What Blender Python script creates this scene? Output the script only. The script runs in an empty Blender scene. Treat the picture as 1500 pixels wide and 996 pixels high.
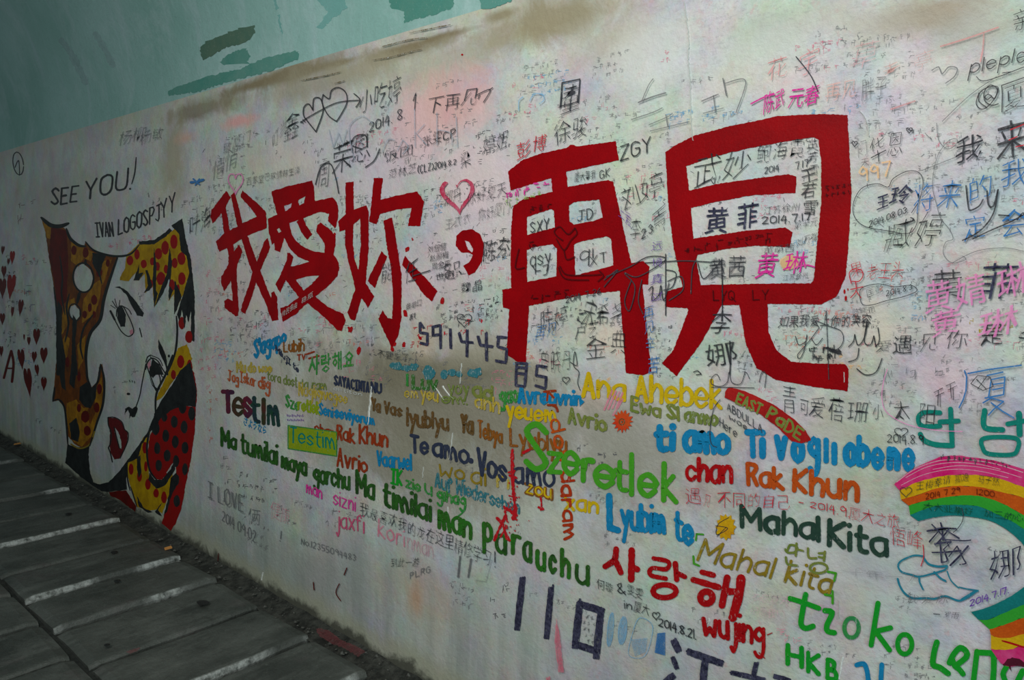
import bpy, bmesh, math, random
from mathutils import Vector, Matrix, noise
from mathutils.geometry import tessellate_polygon
random.seed(7)
SC = bpy.context.scene
COL = SC.collection
# ------------------------------------------------------------------ camera
EYE = 1.6            # eye height above the paving
WX = 1.82            # distance of the painted wall
FPX = 1065.742       # focal length in pixels of the 1500x996 frame
RX = Vector((0.6612759, -0.7496664, 0.02672941))      # camera right
UP = Vector((0.05475533, 0.08377537, 0.99497917))     # camera up
FW = Vector((0.74814172, 0.65649217, -0.09644687))    # camera forward
cam = bpy.data.objects.new('camera', bpy.data.cameras.new('camera'))
COL.objects.link(cam)
M = Matrix.Identity(4)
for i in range(3):
    M[i][0], M[i][1], M[i][2] = RX[i], UP[i], -FW[i]
M[2][3] = EYE
cam.matrix_world = M
cam.data.sensor_width = 36; cam.data.lens = 36 * FPX / 1500
cam.data.clip_start = .05
SC.camera = cam
SC.cycles.transparent_max_bounces = 24
# ------------------------------------------------------------------ world, lamps, exposure
W_ = bpy.data.worlds.new('world'); SC.world = W_; W_.use_nodes = True
bg = W_.node_tree.nodes['Background']
bg.inputs[0].default_value = (0.62, 0.78, 0.80, 1); bg.inputs[1].default_value = 0.24
def area(name, loc, size, power, color, aim):
    l = bpy.data.lights.new(name, 'AREA'); l.shape = 'RECTANGLE'; l.size, l.size_y = size
    l.energy = power; l.color = color
    o = bpy.data.objects.new(name, l); COL.objects.link(o); o.location = loc
    o.rotation_euler = (Vector(aim) - Vector(loc)).to_track_quat('-Z', 'Y').to_euler()
    return o
area('tunnel_light', (-.9, .9, 3.3), (1.3, 1.6), 72, (1.0, .96, .90), (1.8, 1.3, 1.3))
area('tunnel_mouth_light', (-.6, -3.0, 2.2), (2.6, 2.6), 66, (.80, .94, 1.0), (1.4, 2.5, 1.2))
SC.view_settings.view_transform = 'Standard'; SC.view_settings.look = 'None'
SC.view_settings.exposure = 0.0; SC.view_settings.gamma = 1; SC.view_settings.use_curve_mapping = False
# ------------------------------------------------------------------ pixel -> place
def ray(p):
    return RX * (p[0] - 750) + UP * (498 - p[1]) + FW * FPX
def on_wall(p, lift=0.0):
    r = ray(p); t = (WX - lift) / r.x
    return Vector((WX - lift, r.y * t, EYE + r.z * t))
def on_floor(p, z=0.0):
    r = ray(p); t = (z - EYE) / r.z
    return Vector((r.x * t, r.y * t, z))
# ------------------------------------------------------------------ node helpers
def mat(name):
    m = bpy.data.materials.new(name); m.use_nodes = True
    nt = m.node_tree; b = nt.nodes['Principled BSDF']
    return m, nt, b
def nd(nt, t, **kw):
    n = nt.nodes.new(t)
    for k, v in kw.items():
        if k.startswith('i_'): n.inputs[int(k[2:])].default_value = v
        else: setattr(n, k, v)
    return n
def coords(nt):
    g = nt.nodes.get('Geo') or nd(nt, 'ShaderNodeNewGeometry', name='Geo')
    return g.outputs['Position']
def noi(nt, scale, detail=4, rough=.55, vec=None, out=0, dist=0, stretch=None):
    n = nd(nt, 'ShaderNodeTexNoise'); n.inputs['Scale'].default_value = scale
    n.inputs['Detail'].default_value = detail; n.inputs['Roughness'].default_value = rough
    n.inputs['Distortion'].default_value = dist
    v = vec or coords(nt)
    if stretch:
        mp = nd(nt, 'ShaderNodeMapping'); mp.inputs['Scale'].default_value = stretch
        nt.links.new(v, mp.inputs[0]); v = mp.outputs[0]
    nt.links.new(v, n.inputs['Vector'])
    return n.outputs[out]
def rng(nt, src, a, b, c=0., d=1.):
    n = nd(nt, 'ShaderNodeMapRange'); n.inputs[1].default_value = a; n.inputs[2].default_value = b
    n.inputs[3].default_value = c; n.inputs[4].default_value = d
    nt.links.new(src, n.inputs[0]); return n.outputs[0]
def mth(nt, op, a, b=None, clamp=False):
    n = nd(nt, 'ShaderNodeMath', operation=op, use_clamp=clamp)
    for i, v in enumerate((a, b)):
        if v is None: continue
        if isinstance(v, (int, float)): n.inputs[i].default_value = v
        else: nt.links.new(v, n.inputs[i])
    return n.outputs[0]
def mix(nt, f, a, b, mode='MIX'):
    n = nd(nt, 'ShaderNodeMixRGB', blend_type=mode)
    for i, v in enumerate((f, a, b)):
        if isinstance(v, (int, float)): n.inputs[i].default_value = v
        elif isinstance(v, tuple): n.inputs[i].default_value = (*v, 1) if len(v) == 3 else v
        else: nt.links.new(v, n.inputs[i])
    return n.outputs[0]
def bump(nt, b, h, strength=.3, dist=.01):
    n = nd(nt, 'ShaderNodeBump'); n.inputs['Strength'].default_value = strength
    n.inputs['Distance'].default_value = dist
    nt.links.new(h, n.inputs['Height']); nt.links.new(n.outputs[0], b.inputs['Normal'])
# ------------------------------------------------------------------ paints
PAINT = {}
def paint(c, c2=None, wear=0.0, alpha=1.0, gloss=.45, scale=60):
    key = (c, c2, wear, alpha, gloss, scale)
    if key in PAINT: return PAINT[key]
    m, nt, b = mat('paint')
    if max(c) > .12 and alpha > .8: c = tuple(x * .84 for x in c); c2 = tuple(x * .80 for x in c2) if c2 else None
    dark = tuple(x * .62 for x in c)
    col = mix(nt, rng(nt, noi(nt, scale * .5, 5, .7), .35, .75), c, c2 or dark)
    col = mix(nt, rng(nt, noi(nt, 260, 2), .45, .8, 0, .35), col, tuple(min(1, x * 1.45 + .002) for x in c))
    nt.links.new(col, b.inputs['Base Color'])
    b.inputs['Roughness'].default_value = gloss
    b.inputs['Specular IOR Level'].default_value = .07
    bump(nt, b, noi(nt, 130, 3), .35, .002)
    if wear > 0 and alpha >= .85:
        # rubbed thin: the chalky ground shows through the brush marks
        n1 = noi(nt, 95, 5, .75, stretch=(1, 1.6, .8))
        col = mix(nt, rng(nt, n1, .36 + .28 * wear, .26 + .28 * wear, 0, min(.85, .45 + wear)), col, (.50, .52, .50))
        nt.links.new(col, b.inputs['Base Color'])
    elif wear > 0 or alpha < 1:
        n1 = noi(nt, 95, 5, .75, stretch=(1, 1.6, .8))
        a = rng(nt, n1, .30 + .3 * wear - .05, .30 + .3 * wear + .08, alpha * (1 - wear), alpha) if wear > 0 else rng(nt, n1, .3, .6, alpha * .75, alpha)
        nt.links.new(a, b.inputs['Alpha'])
    PAINT[key] = m
    return m
# ------------------------------------------------------------------ objects
def tag(o, label=None, cat=None, group=None, kind=None):
    if label: o['label'] = label
    if cat: o['category'] = cat
    if group: o['group'] = group
    if kind: o['kind'] = kind
    return o
def link(name, verts, faces, mats, parent=None, fm=None, origin=None, smooth=False):
    me = bpy.data.meshes.new(name)
    if origin is None and parent is None:
        n = len(verts)
        origin = Vector((sum(v[0] for v in verts) / n, sum(v[1] for v in verts) / n, min(v[2] for v in verts)))
    off = parent.location if (parent and origin is None) else (origin or Vector())
    off = Vector(off)
    me.from_pydata([tuple(Vector(v) - off) for v in verts], [], faces)
    for m in (mats if isinstance(mats, (list, tuple)) else [mats]): me.materials.append(m)
    if fm: me.polygons.foreach_set('material_index', fm)
    me.polygons.foreach_set('use_smooth', [bool(smooth)] * len(faces))
    me.update()
    o = bpy.data.objects.new(name, me); COL.objects.link(o)
    if parent: o.parent = parent
    if origin is not None: o.location = origin if not parent else Vector(origin) - parent.location
    return o
def empty(name, loc, label=None, cat=None, group=None):
    o = bpy.data.objects.new(name, None); COL.objects.link(o); o.empty_display_size = .05
    o.location = loc; o.matrix_world = Matrix.Translation(loc)
    return tag(o, label, cat, group)
def struct(o): o['kind'] = 'structure'; return o

# ================================================================== THE PLACE
TOPZ = 2.467         # upper edge of the whitewashed band
Y0, Y1 = -3.0, 16.0
# ---- whitewashed wall, its stains listed by centre and reach (Y, Z, ry, rz)
def st(px, py, rx, ry, col, s, nz=1.0):
    a = on_wall((px - rx, py)); b = on_wall((px + rx, py)); c = on_wall((px, py - ry)); d = on_wall((px, py + ry)); m_ = on_wall((px, py))
    return (m_.y, m_.z, abs(a.y - b.y) / 2, abs(c.z - d.z) / 2, col, s, nz)
BROWN = (.20, .155, .085); PINK = (.78, .42, .40); GREY = (.30, .32, .30)
STAINS = [
    st(575, 76, 34, 5, (.16, .12, .06), .9, .35), st(640, 56, 50, 5, (.17, .13, .07), .9, .35), st(455, 103, 44, 6, (.17, .13, .07), .85, .4), st(380, 122, 50, 7, (.20, .15, .08), .8, .4), st(500, 92, 24, 5, (.2,.15,.08), .8, .4), st(735, 22, 24, 8, (.22, .18, .10), .7, .4),
    st(425, 108, 75, 13, BROWN, .85), st(300, 158, 60, 14, BROWN, .6), st(600, 72, 70, 13, BROWN, .8), st(800, 30, 110, 34, (.30, .26, .17), .8),
    st(735, 60, 70, 22, (.34, .29, .18), .55), st(470, 120, 90, 25, (.36, .33, .24), .6), st(640, 95, 100, 30, (.45, .43, .33), .5),
    st(540, 95, 60, 16, (.4, .36, .25), .5), st(900, 60, 80, 40, (.46, .44, .36), .5), st(1370, 20, 70, 26, (.38, .32, .24), .75),
    st(1430, 45, 70, 30, (.42, .40, .34), .55), st(1150, 40, 90, 30, (.47, .48, .44), .45), st(1290, 40, 50, 25, (.46, .44, .38), .4),
    st(255, 240, 20, 60, (.40, .36, .24), .6), st(80, 300, 60, 60, (.42, .36, .30), .3), st(655, 160, 62, 58, PINK, .62),
    st(600, 200, 40, 60, (.80, .55, .56), .45), st(690, 250, 70, 70, (.80, .62, .66), .5), st(560, 260, 60, 40, (.74, .58, .70), .35),
    st(350, 178, 22, 9, (.80, .38, .36), .65), st(272, 203, 12, 10, (.75, .40, .28), .5), st(480, 225, 60, 50, (.66, .58, .72), .25),
    st(400, 240, 60, 30, (.78, .72, .52), .25), st(700, 350, 60, 70, (.80, .62, .68), .4), st(620, 420, 60, 50, (.80, .55, .62), .3),
    st(340, 420, 45, 70, (.76, .56, .56), .35), st(350, 540, 40, 60, (.62, .56, .52), .35), st(300, 620, 20, 80, (.50, .46, .44), .25),
    st(600, 560, 160, 60, (.36, .33, .25), .60), st(690, 560, 90, 55, (.28, .26, .20), .65), st(560, 600, 90, 45, (.40, .37, .30), .5),
    st(640, 690, 120, 50, (.36, .33, .26), .62), st(770, 640, 110, 70, (.46, .44, .38), .5), st(450, 570, 90, 60, (.48, .46, .38), .45),
    st(780, 540, 70, 35, (.60, .54, .46), .4), st(905, 605, 90, 45, (.52, .50, .44), .5), st(900, 660, 80, 40, (.44, .43, .38), .55),
    st(1040, 610, 80, 40, (.50, .50, .46), .35), st(1250, 640, 70, 30, (.46, .45, .36), .5), st(1200, 700, 90, 40, (.48, .48, .43), .35),
    st(860, 590, 30, 20, (.80, .60, .52), .6), st(640, 545, 50, 25, (.20, .19, .12), .5), st(780, 760, 120, 60, (.52, .52, .47), .45),
    st(1280, 480, 40, 40, (.86, .66, .48), .35), st(1400, 560, 60, 30, (.82, .56, .60), .35), st(1390, 480, 70, 30, (.86, .66, .74), .3),
    st(620, 505, 18, 25, (.85, .60, .42), .4), st(900, 500, 40, 25, (.85, .66, .48), .35), st(1050, 300, 90, 60, (.82, .74, .76), .2),
    st(330, 800, 60, 40, (.36, .40, .36), .55), st(420, 830, 60, 50, (.38, .42, .38), .55), st(520, 830, 60, 40, (.42, .42, .40), .45),
    st(480, 860, 70, 40, (.40, .38, .38), .5), st(620, 870, 45, 55, (.60, .46, .30), .35), st(610, 880, 12, 30, (.60, .30, .14), .5),
    st(640, 960, 80, 50, (.52, .53, .48), .4), st(760, 930, 60, 60, (.60, .62, .58), .3), st(100, 560, 60, 60, (.38, .44, .42), .4),
    st(1180, 820, 40, 60, (.78, .80, .80), .3), st(1250, 830, 90, 60, (.56, .56, .53), .35), st(230, 640, 30, 30, (.5, .6, .58), .3),
    st(1160, 120, 60, 20, (.80, .62, .60), .3), st(1060, 130, 60, 30, (.80, .66, .64), .3), st(1340, 110, 60, 30, (.80, .70, .70), .3),
    st(1100, 80, 90, 30, (.62, .66, .62), .4), st(950, 90, 60, 50, (.74, .78, .76), .4), st(150, 470, 60, 60, (.58, .62, .60), .3),
    st(640, 610, 210, 85, (.27, .25, .19), .72), st(720, 540, 60, 28, (.16, .15, .10), .45), st(610, 555, 80, 28, (.20, .18, .12), .5), st(660, 500, 70, 30, (.50, .46, .36), .4),
    st(560, 680, 130, 40, (.29, .28, .21), .6), st(900, 640, 110, 50, (.36, .35, .30), .6), st(470, 60, 260, 18, (.36, .32, .22), .3),
]
def wall_material():
    m, nt, b = mat('whitewash')
    pos = coords(nt)
    sep = nd(nt, 'ShaderNodeSeparateXYZ'); nt.links.new(pos, sep.inputs[0])
    py, pz = sep.outputs[1], sep.outputs[2]
    big = noi(nt, 1.6, 6, .65)
    col = mix(nt, rng(nt, big, .35, .65), (.55, .59, .58), (.68, .69, .66))
    fine = noi(nt, 14, 8, .75)
    col = mix(nt, rng(nt, fine, .42, .74, 0, .6), col, (.44, .45, .42))
    mid_ = noi(nt, 4.5, 9, .72, dist=.5)
    zone = mth(nt, 'MULTIPLY', rng(nt, pz, .75, 1.05), rng(nt, pz, 1.62, 1.38))
    col = mix(nt, mth(nt, 'MULTIPLY', rng(nt, mid_, .45, .62), mth(nt, 'ADD', mth(nt, 'MULTIPLY', zone, .40), .32)), col, (.30, .30, .26))
    # old ink of every colour, rubbed and painted over many times
    hue = noi(nt, 5.5, 6, .7, out=1)
    hs = nd(nt, 'ShaderNodeHueSaturation'); hs.inputs['Saturation'].default_value = 1.8; hs.inputs['Value'].default_value = 1.25
    nt.links.new(hue, hs.inputs['Color'])
    col = mix(nt, .23, col, hs.outputs[0])
    speck = noi(nt, 55, 4, .8, stretch=(1, 1, 2.2))
    col = mix(nt, rng(nt, speck, .52, .68, 0, .46), col, (.30, .30, .31))
    sp2 = noi(nt, 42, 3, .7, stretch=(1.3, 1, 1))
    col = mix(nt, rng(nt, sp2, .58, .72, 0, .34), col, (.62, .30, .32))
    wob = mth(nt, 'MULTIPLY', mth(nt, 'SUBTRACT', noi(nt, 5, 8, .72, dist=.6), .5), 2.6)
    for (y, z, ry, rz, c, s, nz) in STAINS:
        a = mth(nt, 'MULTIPLY', mth(nt, 'SUBTRACT', py, y), 1 / ry)
        c_ = mth(nt, 'MULTIPLY', mth(nt, 'SUBTRACT', pz, z), 1 / rz)
        d = mth(nt, 'SQRT', mth(nt, 'ADD', mth(nt, 'MULTIPLY', a, a), mth(nt, 'MULTIPLY', c_, c_)))
        d = mth(nt, 'ADD', d, mth(nt, 'MULTIPLY', wob, nz))
        col = mix(nt, rng(nt, d, 1.4, .45, 0, min(.95, s * 1.25)), col, c)
    # brown weathering under the upper edge of the whitewash
    edge = mth(nt, 'ADD', pz, mth(nt, 'MULTIPLY', wob, .07))
    col = mix(nt, rng(nt, edge, TOPZ - .16, TOPZ + .02, 0, .35), col, (.42, .37, .25))
    streak = noi(nt, 9, 5, .7, stretch=(1, 1, .08))
    low = mth(nt, 'MULTIPLY', rng(nt, edge, .75, .15), rng(nt, streak, .40, .66, .25, 1))
    col = mix(nt, mth(nt, 'MULTIPLY', low, .80), col, (.28, .32, .29))
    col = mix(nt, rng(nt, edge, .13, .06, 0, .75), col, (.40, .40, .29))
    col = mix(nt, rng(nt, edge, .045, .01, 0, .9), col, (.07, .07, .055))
    nt.links.new(col, b.inputs['Base Color'])
    b.inputs['Roughness'].default_value = .5
    b.inputs['Specular IOR Level'].default_value = .22
    h = mth(nt, 'ADD', mth(nt, 'MULTIPLY', noi(nt, 7, 6, .6), .6), mth(nt, 'MULTIPLY', noi(nt, 45, 4, .7), .25))
    bump(nt, b, h, .5, .02)
    return m
def grid_strip(prof, ys, name, m, jitter=0.0):
    v = []; f = []
    for (x, z) in prof:
        for y in ys:
            v.append((x, y, z))
    n = len(ys)
    for i in range(len(prof) - 1):
        for j in range(n - 1):
            a = i * n + j; f.append((a, a + n, a + n + 1, a + 1))
    o = link(name, v, f, m, origin=Vector((0, 0, 0)), smooth=True)
    return struct(o)
ys = [Y0 + i * (Y1 - Y0) / 60 for i in range(61)]
WALLM = wall_material()
wall = grid_strip([(WX, -.12), (WX, .6), (WX, 1.5), (WX, TOPZ)], ys, 'wall_right', WALLM)
tag(wall, 'long whitewashed tunnel wall crowded with painted words and pen scribbles')
# ---- turquoise vault
def vault_material():
    m, nt, b = mat('turquoise_limewash')
    big = noi(nt, .9, 6, .6)
    col = mix(nt, rng(nt, big, .35, .68), (.24, .45, .41), (.36, .57, .55))
    col = mix(nt, rng(nt, noi(nt, 2.2, 7, .7, dist=.6), .50, .72, 0, .6), col, (.50, .64, .66))
    col = mix(nt, rng(nt, noi(nt, 3.2, 4, .6, stretch=(.35, 2.2, .35)), .55, .75, 0, .45), col, (.48, .60, .66))
    col = mix(nt, rng(nt, noi(nt, 30, 6, .8), .5, .8, 0, .4), col, (.20, .34, .30))
    nt.links.new(col, b.inputs['Base Color']); b.inputs['Roughness'].default_value = .75
    bump(nt, b, noi(nt, 25, 6, .7), .4, .01)
    return m
VR = 1.9
def vault_point(y, s, lift=0.0):
    """s = distance up the vault from the upper edge of the white band"""
    a = s / VR; r = VR - lift
    return Vector((WX - VR + r * math.cos(a), y, TOPZ + r * math.sin(a)))
prof = [tuple((lambda p: (p.x, p.z))(vault_point(0, VR * k * math.radians(125) / 26))) for k in range(27)]
VAULTM = vault_material()
vault = grid_strip(prof, ys, 'ceiling', VAULTM)
tag(vault, 'turquoise limewashed tunnel vault above the white wall')
def on_vault(p, lift=.002):
    r = ray(p).normalized(); o = Vector((0, 0, EYE)); cx, cz = WX - VR, TOPZ
    R = VR - lift
    A = r.x ** 2 + r.z ** 2; B = 2 * ((o.x - cx) * r.x + (o.z - cz) * r.z); C_ = (o.x - cx) ** 2 + (o.z - cz) ** 2 - R * R
    t = (-B + math.sqrt(B * B - 4 * A * C_)) / (2 * A)
    return o + r * t
# ---- ground under the slabs
def floor_material():
    m, nt, b = mat('joint_dirt')
    col = mix(nt, rng(nt, noi(nt, 20, 6, .7), .35, .7), (.012, .014, .012), (.05, .052, .045))
    nt.links.new(col, b.inputs['Base Color']); b.inputs['Roughness'].default_value = .9
    bump(nt, b, noi(nt, 40, 6, .8), .8, .02)
    return m
fl = link('floor', [(-3, Y0, -.03), (WX + .05, Y0, -.03), (WX + .05, Y1, -.03), (-3, Y1, -.03)], [(0, 1, 2, 3)], floor_material(), origin=Vector((0, 0, -.03)))
struct(fl); tag(fl, 'dark earth under the stone slabs of the tunnel floor')
def slab_material():
    m, nt, b = mat('slab_stone')
    col = mix(nt, rng(nt, noi(nt, 2.2, 6, .65), .35, .68), (.036, .041, .036), (.105, .112, .100))
    col = mix(nt, rng(nt, noi(nt, 5, 7, .75, stretch=(.5, 1.6, 1)), .48, .72, 0, .6), col, (.17, .178, .162))
    col = mix(nt, rng(nt, noi(nt, 3.1, 4, .6), .58, .75, 0, .4), col, (.13, .085, .095))
    col = mix(nt, rng(nt, noi(nt, 6.5, 8, .8, dist=.8), .54, .70, 0, .7), col, (.022, .025, .022))
    col = mix(nt, rng(nt, noi(nt, 38, 5, .8), .60, .72, 0, .4), col, (.24, .25, .23))
    col = mix(nt, rng(nt, noi(nt, 60, 3, .8), .55, .75, 0, .5), col, (.03, .033, .03))
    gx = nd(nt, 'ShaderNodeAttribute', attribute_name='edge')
    nt.links.new(mix(nt, mth(nt, 'MULTIPLY', gx.outputs['Fac'], rng(nt, noi(nt, 25, 5, .7), .35, .6)), col, (.46, .48, .46)), b.inputs['Base Color'])  # bright gleam along worn slab edges, painted into the stone colour
    b.inputs['Roughness'].default_value = .55
    bump(nt, b, mth(nt, 'ADD', noi(nt, 9, 7, .7), mth(nt, 'MULTIPLY', noi(nt, 70, 4, .7), .4)), .55, .02)
    return m
SLABM = slab_material()
def slab(x0, x1, y0, y1, hz, worn_lit_near=0.0, worn_lit_far=0.0, tilt=(0, 0), seed=0, parent=fl):
    """one stone slab with wavy chipped arrises; near/far share = worn edge with the light it catches painted in pale"""
    rnd = random.Random(seed)
    nx, ny = 20, 9
    g = .010
    xs = [x0 + g + (x1 - x0 - 2 * g) * i / nx for i in range(nx + 1)]
    rows = [0, .028, .05, .25, .5, .75, .93, .97, 1]
    v = []; e = []
    ph = rnd.random() * 10
    for j, t in enumerate(rows):
        for i, x in enumerate(xs):
            w0 = .008 * noise.noise(Vector((x * 5, ph, 0))); w1 = .008 * noise.noise(Vector((x * 5, ph + 7, 0)))
            y = y0 + g + w0 + (y1 - y0 - 2 * g + w1 - w0) * t
            xx = x + (.006 * noise.noise(Vector((y * 6, ph + 3, i))) if i in (0, nx) else 0)
            z = hz + tilt[0] * ((x - x0) / (x1 - x0) - .5) + tilt[1] * (t - .5) + .005 * noise.noise(Vector((x * 3, y * 3, ph)))
            if j == 0: z -= .022 if worn_lit_near else .012
            if j == 8: z -= .014
            if j in (1, 7): z -= .003
            if i in (0, nx): z -= .010
            v.append((xx, y, z))
            u = (x - x0) / (x1 - x0)
            a = 0.
            if j <= 1 and worn_lit_near: a = max(0., min(1., (noise.noise(Vector((x * 4, ph, 2))) + worn_lit_near - .45) * 5))
            if j >= 7 and worn_lit_far: a = 1. if noise.noise(Vector((x * 4, ph, 5))) + worn_lit_far > .45 else 0
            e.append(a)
    n = nx + 1
    f = [(j * n + i, j * n + i + 1, (j + 1) * n + i + 1, (j + 1) * n + i) for j in range(8) for i in range(nx)]
    # skirts
    base = len(v)
    ring = [(0, i) for i in range(n)] + [(j, nx) for j in range(1, 9)] + [(8, i) for i in range(nx - 1, -1, -1)] + [(j, 0) for j in range(7, 0, -1)]
    for (j, i) in ring:
        p = v[j * n + i]; v.append((p[0], p[1], -.06)); e.append(0)
    for k in range(len(ring)):
        a = ring[k][0] * n + ring[k][1]; q = ring[(k + 1) % len(ring)]; b_ = q[0] * n + q[1]
        f.append((b_, a, base + k, base + (k + 1) % len(ring)))
    o = link('paving_slab', v, f, SLABM, parent=parent, origin=Vector(((x0 + x1) / 2, (y0 + y1) / 2, hz)))
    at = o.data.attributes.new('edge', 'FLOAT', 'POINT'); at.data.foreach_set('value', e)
    return o
JY = [-2.9, -2.2, -1.6, -1.05, -.55, 0.0, .45, .9, 1.33, 1.78, 2.205, 2.611, 3.03, 3.435, 3.84, 4.235, 4.68, 5.133, 5.56, 6.08, 6.6, 7.1, 7.65, 8.2, 8.8, 9.4, 10.1, 10.8, 11.6]
for k in range(len(JY) - 1):
    a, b_ = JY[k], JY[k + 1]
    # the slabs whose near arris stands proud, the light it catches painted on as a pale lip
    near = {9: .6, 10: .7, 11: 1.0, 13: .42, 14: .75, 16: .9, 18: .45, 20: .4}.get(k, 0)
    slab(.968, 1.715, a, b_, .0 if near else -.006, worn_lit_near=near, tilt=(.004, -.016 if near else -.002), seed=k)
for i, (xa, xb) in enumerate(((.20, .962), (-.58, .194), (-1.36, -.586))):
    off = (.13, .3, .05)[i]
    for k in range(6, len(JY) - 1):
        slab(xa, xb, JY[k] + off, JY[k + 1] + off, -.004 + .004 * ((k + i) % 2), seed=100 + 40 * i + k)
# ---- rubble and dirt in the gutter between slabs and wall (too small to count)
def pebble_bm(items, name, m, **kw):
    v = []; f = []
    for (c, r) in items:
        b0 = len(v); rnd = random
        for (dx, dy, dz) in ((1, 0, 0), (0, 1, 0), (-1, 0, 0), (0, -1, 0), (0, 0, .7), (0, 0, -.6)):
            q = .7 + rnd.random() * .6
            v.append((c[0] + dx * r * q, c[1] + dy * r * q, c[2] + dz * r * q))
        for t in ((0, 1, 4), (1, 2, 4), (2, 3, 4), (3, 0, 4), (1, 0, 5), (2, 1, 5), (3, 2, 5), (0, 3, 5)):
            f.append(tuple(b0 + q for q in t))
    return link(name, v, f, m, **kw)
gm, gnt, gb = mat('gutter_dirt')
gnt.links.new(mix(gnt, rng(gnt, noi(gnt, 18, 6, .7), .4, .65), (.02, .021, .017), (.10, .10, .085)), gb.inputs['Base Color'])
gb.inputs['Roughness'].default_value = .9; bump(gnt, gb, noi(gnt, 60, 5, .8), .9, .02)
v = []; f = []; NG = 260
for i in range(NG + 1):
    y = 1.0 + i * 11 / NG
    for j, x in enumerate((1.695, 1.725, 1.76, 1.79, WX + .01)):
        v.append((x, y, -.022 + .012 * noise.noise(Vector((x * 30, y * 9, 1))) + (.0, .0, .004, .012, .022)[j]))
for i in range(NG):
    for j in range(4):
        a = i * 5 + j; f.append((a, a + 1, a + 6, a + 5))
g_ = link('gutter_dirt', v, f, gm, smooth=True)
tag(g_, 'dark crumbly dirt strip lying between the floor slabs and the wall foot', 'dirt', kind='stuff')
items = []
for _ in range(420):
    y = 1.2 + 6.5 * random.random() ** 1.4; x = random.choice((random.gauss(1.735, .012), random.gauss(1.80, .012)))
    r = random.choice((.003, .005, .008, .012)) * (.6 + random.random() * .6)
    items.append(((min(x, WX - r), y, -.012 + r * .3 + random.random() * .006), r))
pm, pnt, pb = mat('crumbs'); pnt.links.new(mix(pnt, rng(pnt, noi(pnt, 90, 1), .4, .6), (.03, .03, .025), (.09, .09, .08)), pb.inputs['Base Color']); pb.inputs['Roughness'].default_value = .85
pebble_bm(items, 'grit', pm, parent=g_)['kind'] = 'stuff'
# spilled red paint on the gutter edge
# ================================================================== PAINT ON THE WALL
CROPS = {'p': (0, 0, 1), 'wo': (300, 260, 4.527), 'ai': (385, 250, 4.15), 'ni': (485, 250, 3.69), 'zai': (720, 190, 2.692), 'jian': (960, 150, 2.264),
         'w1': (50, 300, 3.984), 'w2': (70, 520, 3.831), 'h': (0, 330, 3.557), 'a': (320, 470, 6.64), 'b': (480, 510, 6.64), 'c': (640, 520, 6.64),
         'd': (320, 470, 3.984), 'e': (560, 640, 6.225), 'f': (600, 480, 4.15), 'g': (780, 520, 4.15), 'hh': (1060, 560, 3.83), 'k': (680, 760, 3.947),
         'l': (1000, 760, 4.167), 'm': (960, 880, 5), 'n': (1360, 860, 7.32), 'o': (1300, 640, 4.525), 'q': (1220, 380, 3.32), 'r': (1220, 180, 3.83),
         's': (940, 140, 3.83), 't': (940, 360, 3.83), 'u': (640, 180, 3.111), 'v': (740, 100, 4.529), 'x': (480, 120, 4.98), 'y': (300, 0, 3.32),
         'z': (1100, 0, 3.32), 'tr': (1380, 0, 5.533), 'in5': (280, 640, 3.571), 'c6': (600, 640, 3.83), 'top': (0, 0, 3.32), 'see': (0, 280, 3.319)}
def X(cr, pts):
    ox, oy, s = CROPS[cr]
    return [(ox + p[0] / s, oy + p[1] / s) for p in pts]
LAYER = [0]
def next_layer():
    LAYER[0] += 1
    return .0004 + LAYER[0] * .000012
def smooth_line(pts, step=2.5, curve=True):
    if len(pts) < 3 or not curve:
        out = []
        for a, b in zip(pts, pts[1:]):
            n = max(1, int(math.dist(a, b) / step))
            out += [(a[0] + (b[0] - a[0]) * k / n, a[1] + (b[1] - a[1]) * k / n) for k in range(n)]
        return out + [pts[-1]]
    out = []
    P = [pts[0]] + list(pts) + [pts[-1]]
    if math.dist(pts[0], pts[-1]) < 1e-6: P[0] = pts[-2]; P[-1] = pts[1]
    for i in range(1, len(P) - 2):
        p0, p1, p2, p3 = P[i - 1:i + 3]
        n = max(1, min(10, int(math.dist(p1, p2) / step)))
        for k in range(n):
            t = k / n; t2 = t * t; t3 = t2 * t
            out.append(tuple(.5 * (2 * p1[q] + (p2[q] - p0[q]) * t + (2 * p0[q] - 5 * p1[q] + 4 * p2[q] - p3[q]) * t2 + (3 * p1[q] - p0[q] - 3 * p2[q] + p3[q]) * t3) for q in (0, 1)))
    return out + [pts[-1]]
NOWHERE = (1480, 600)
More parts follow.
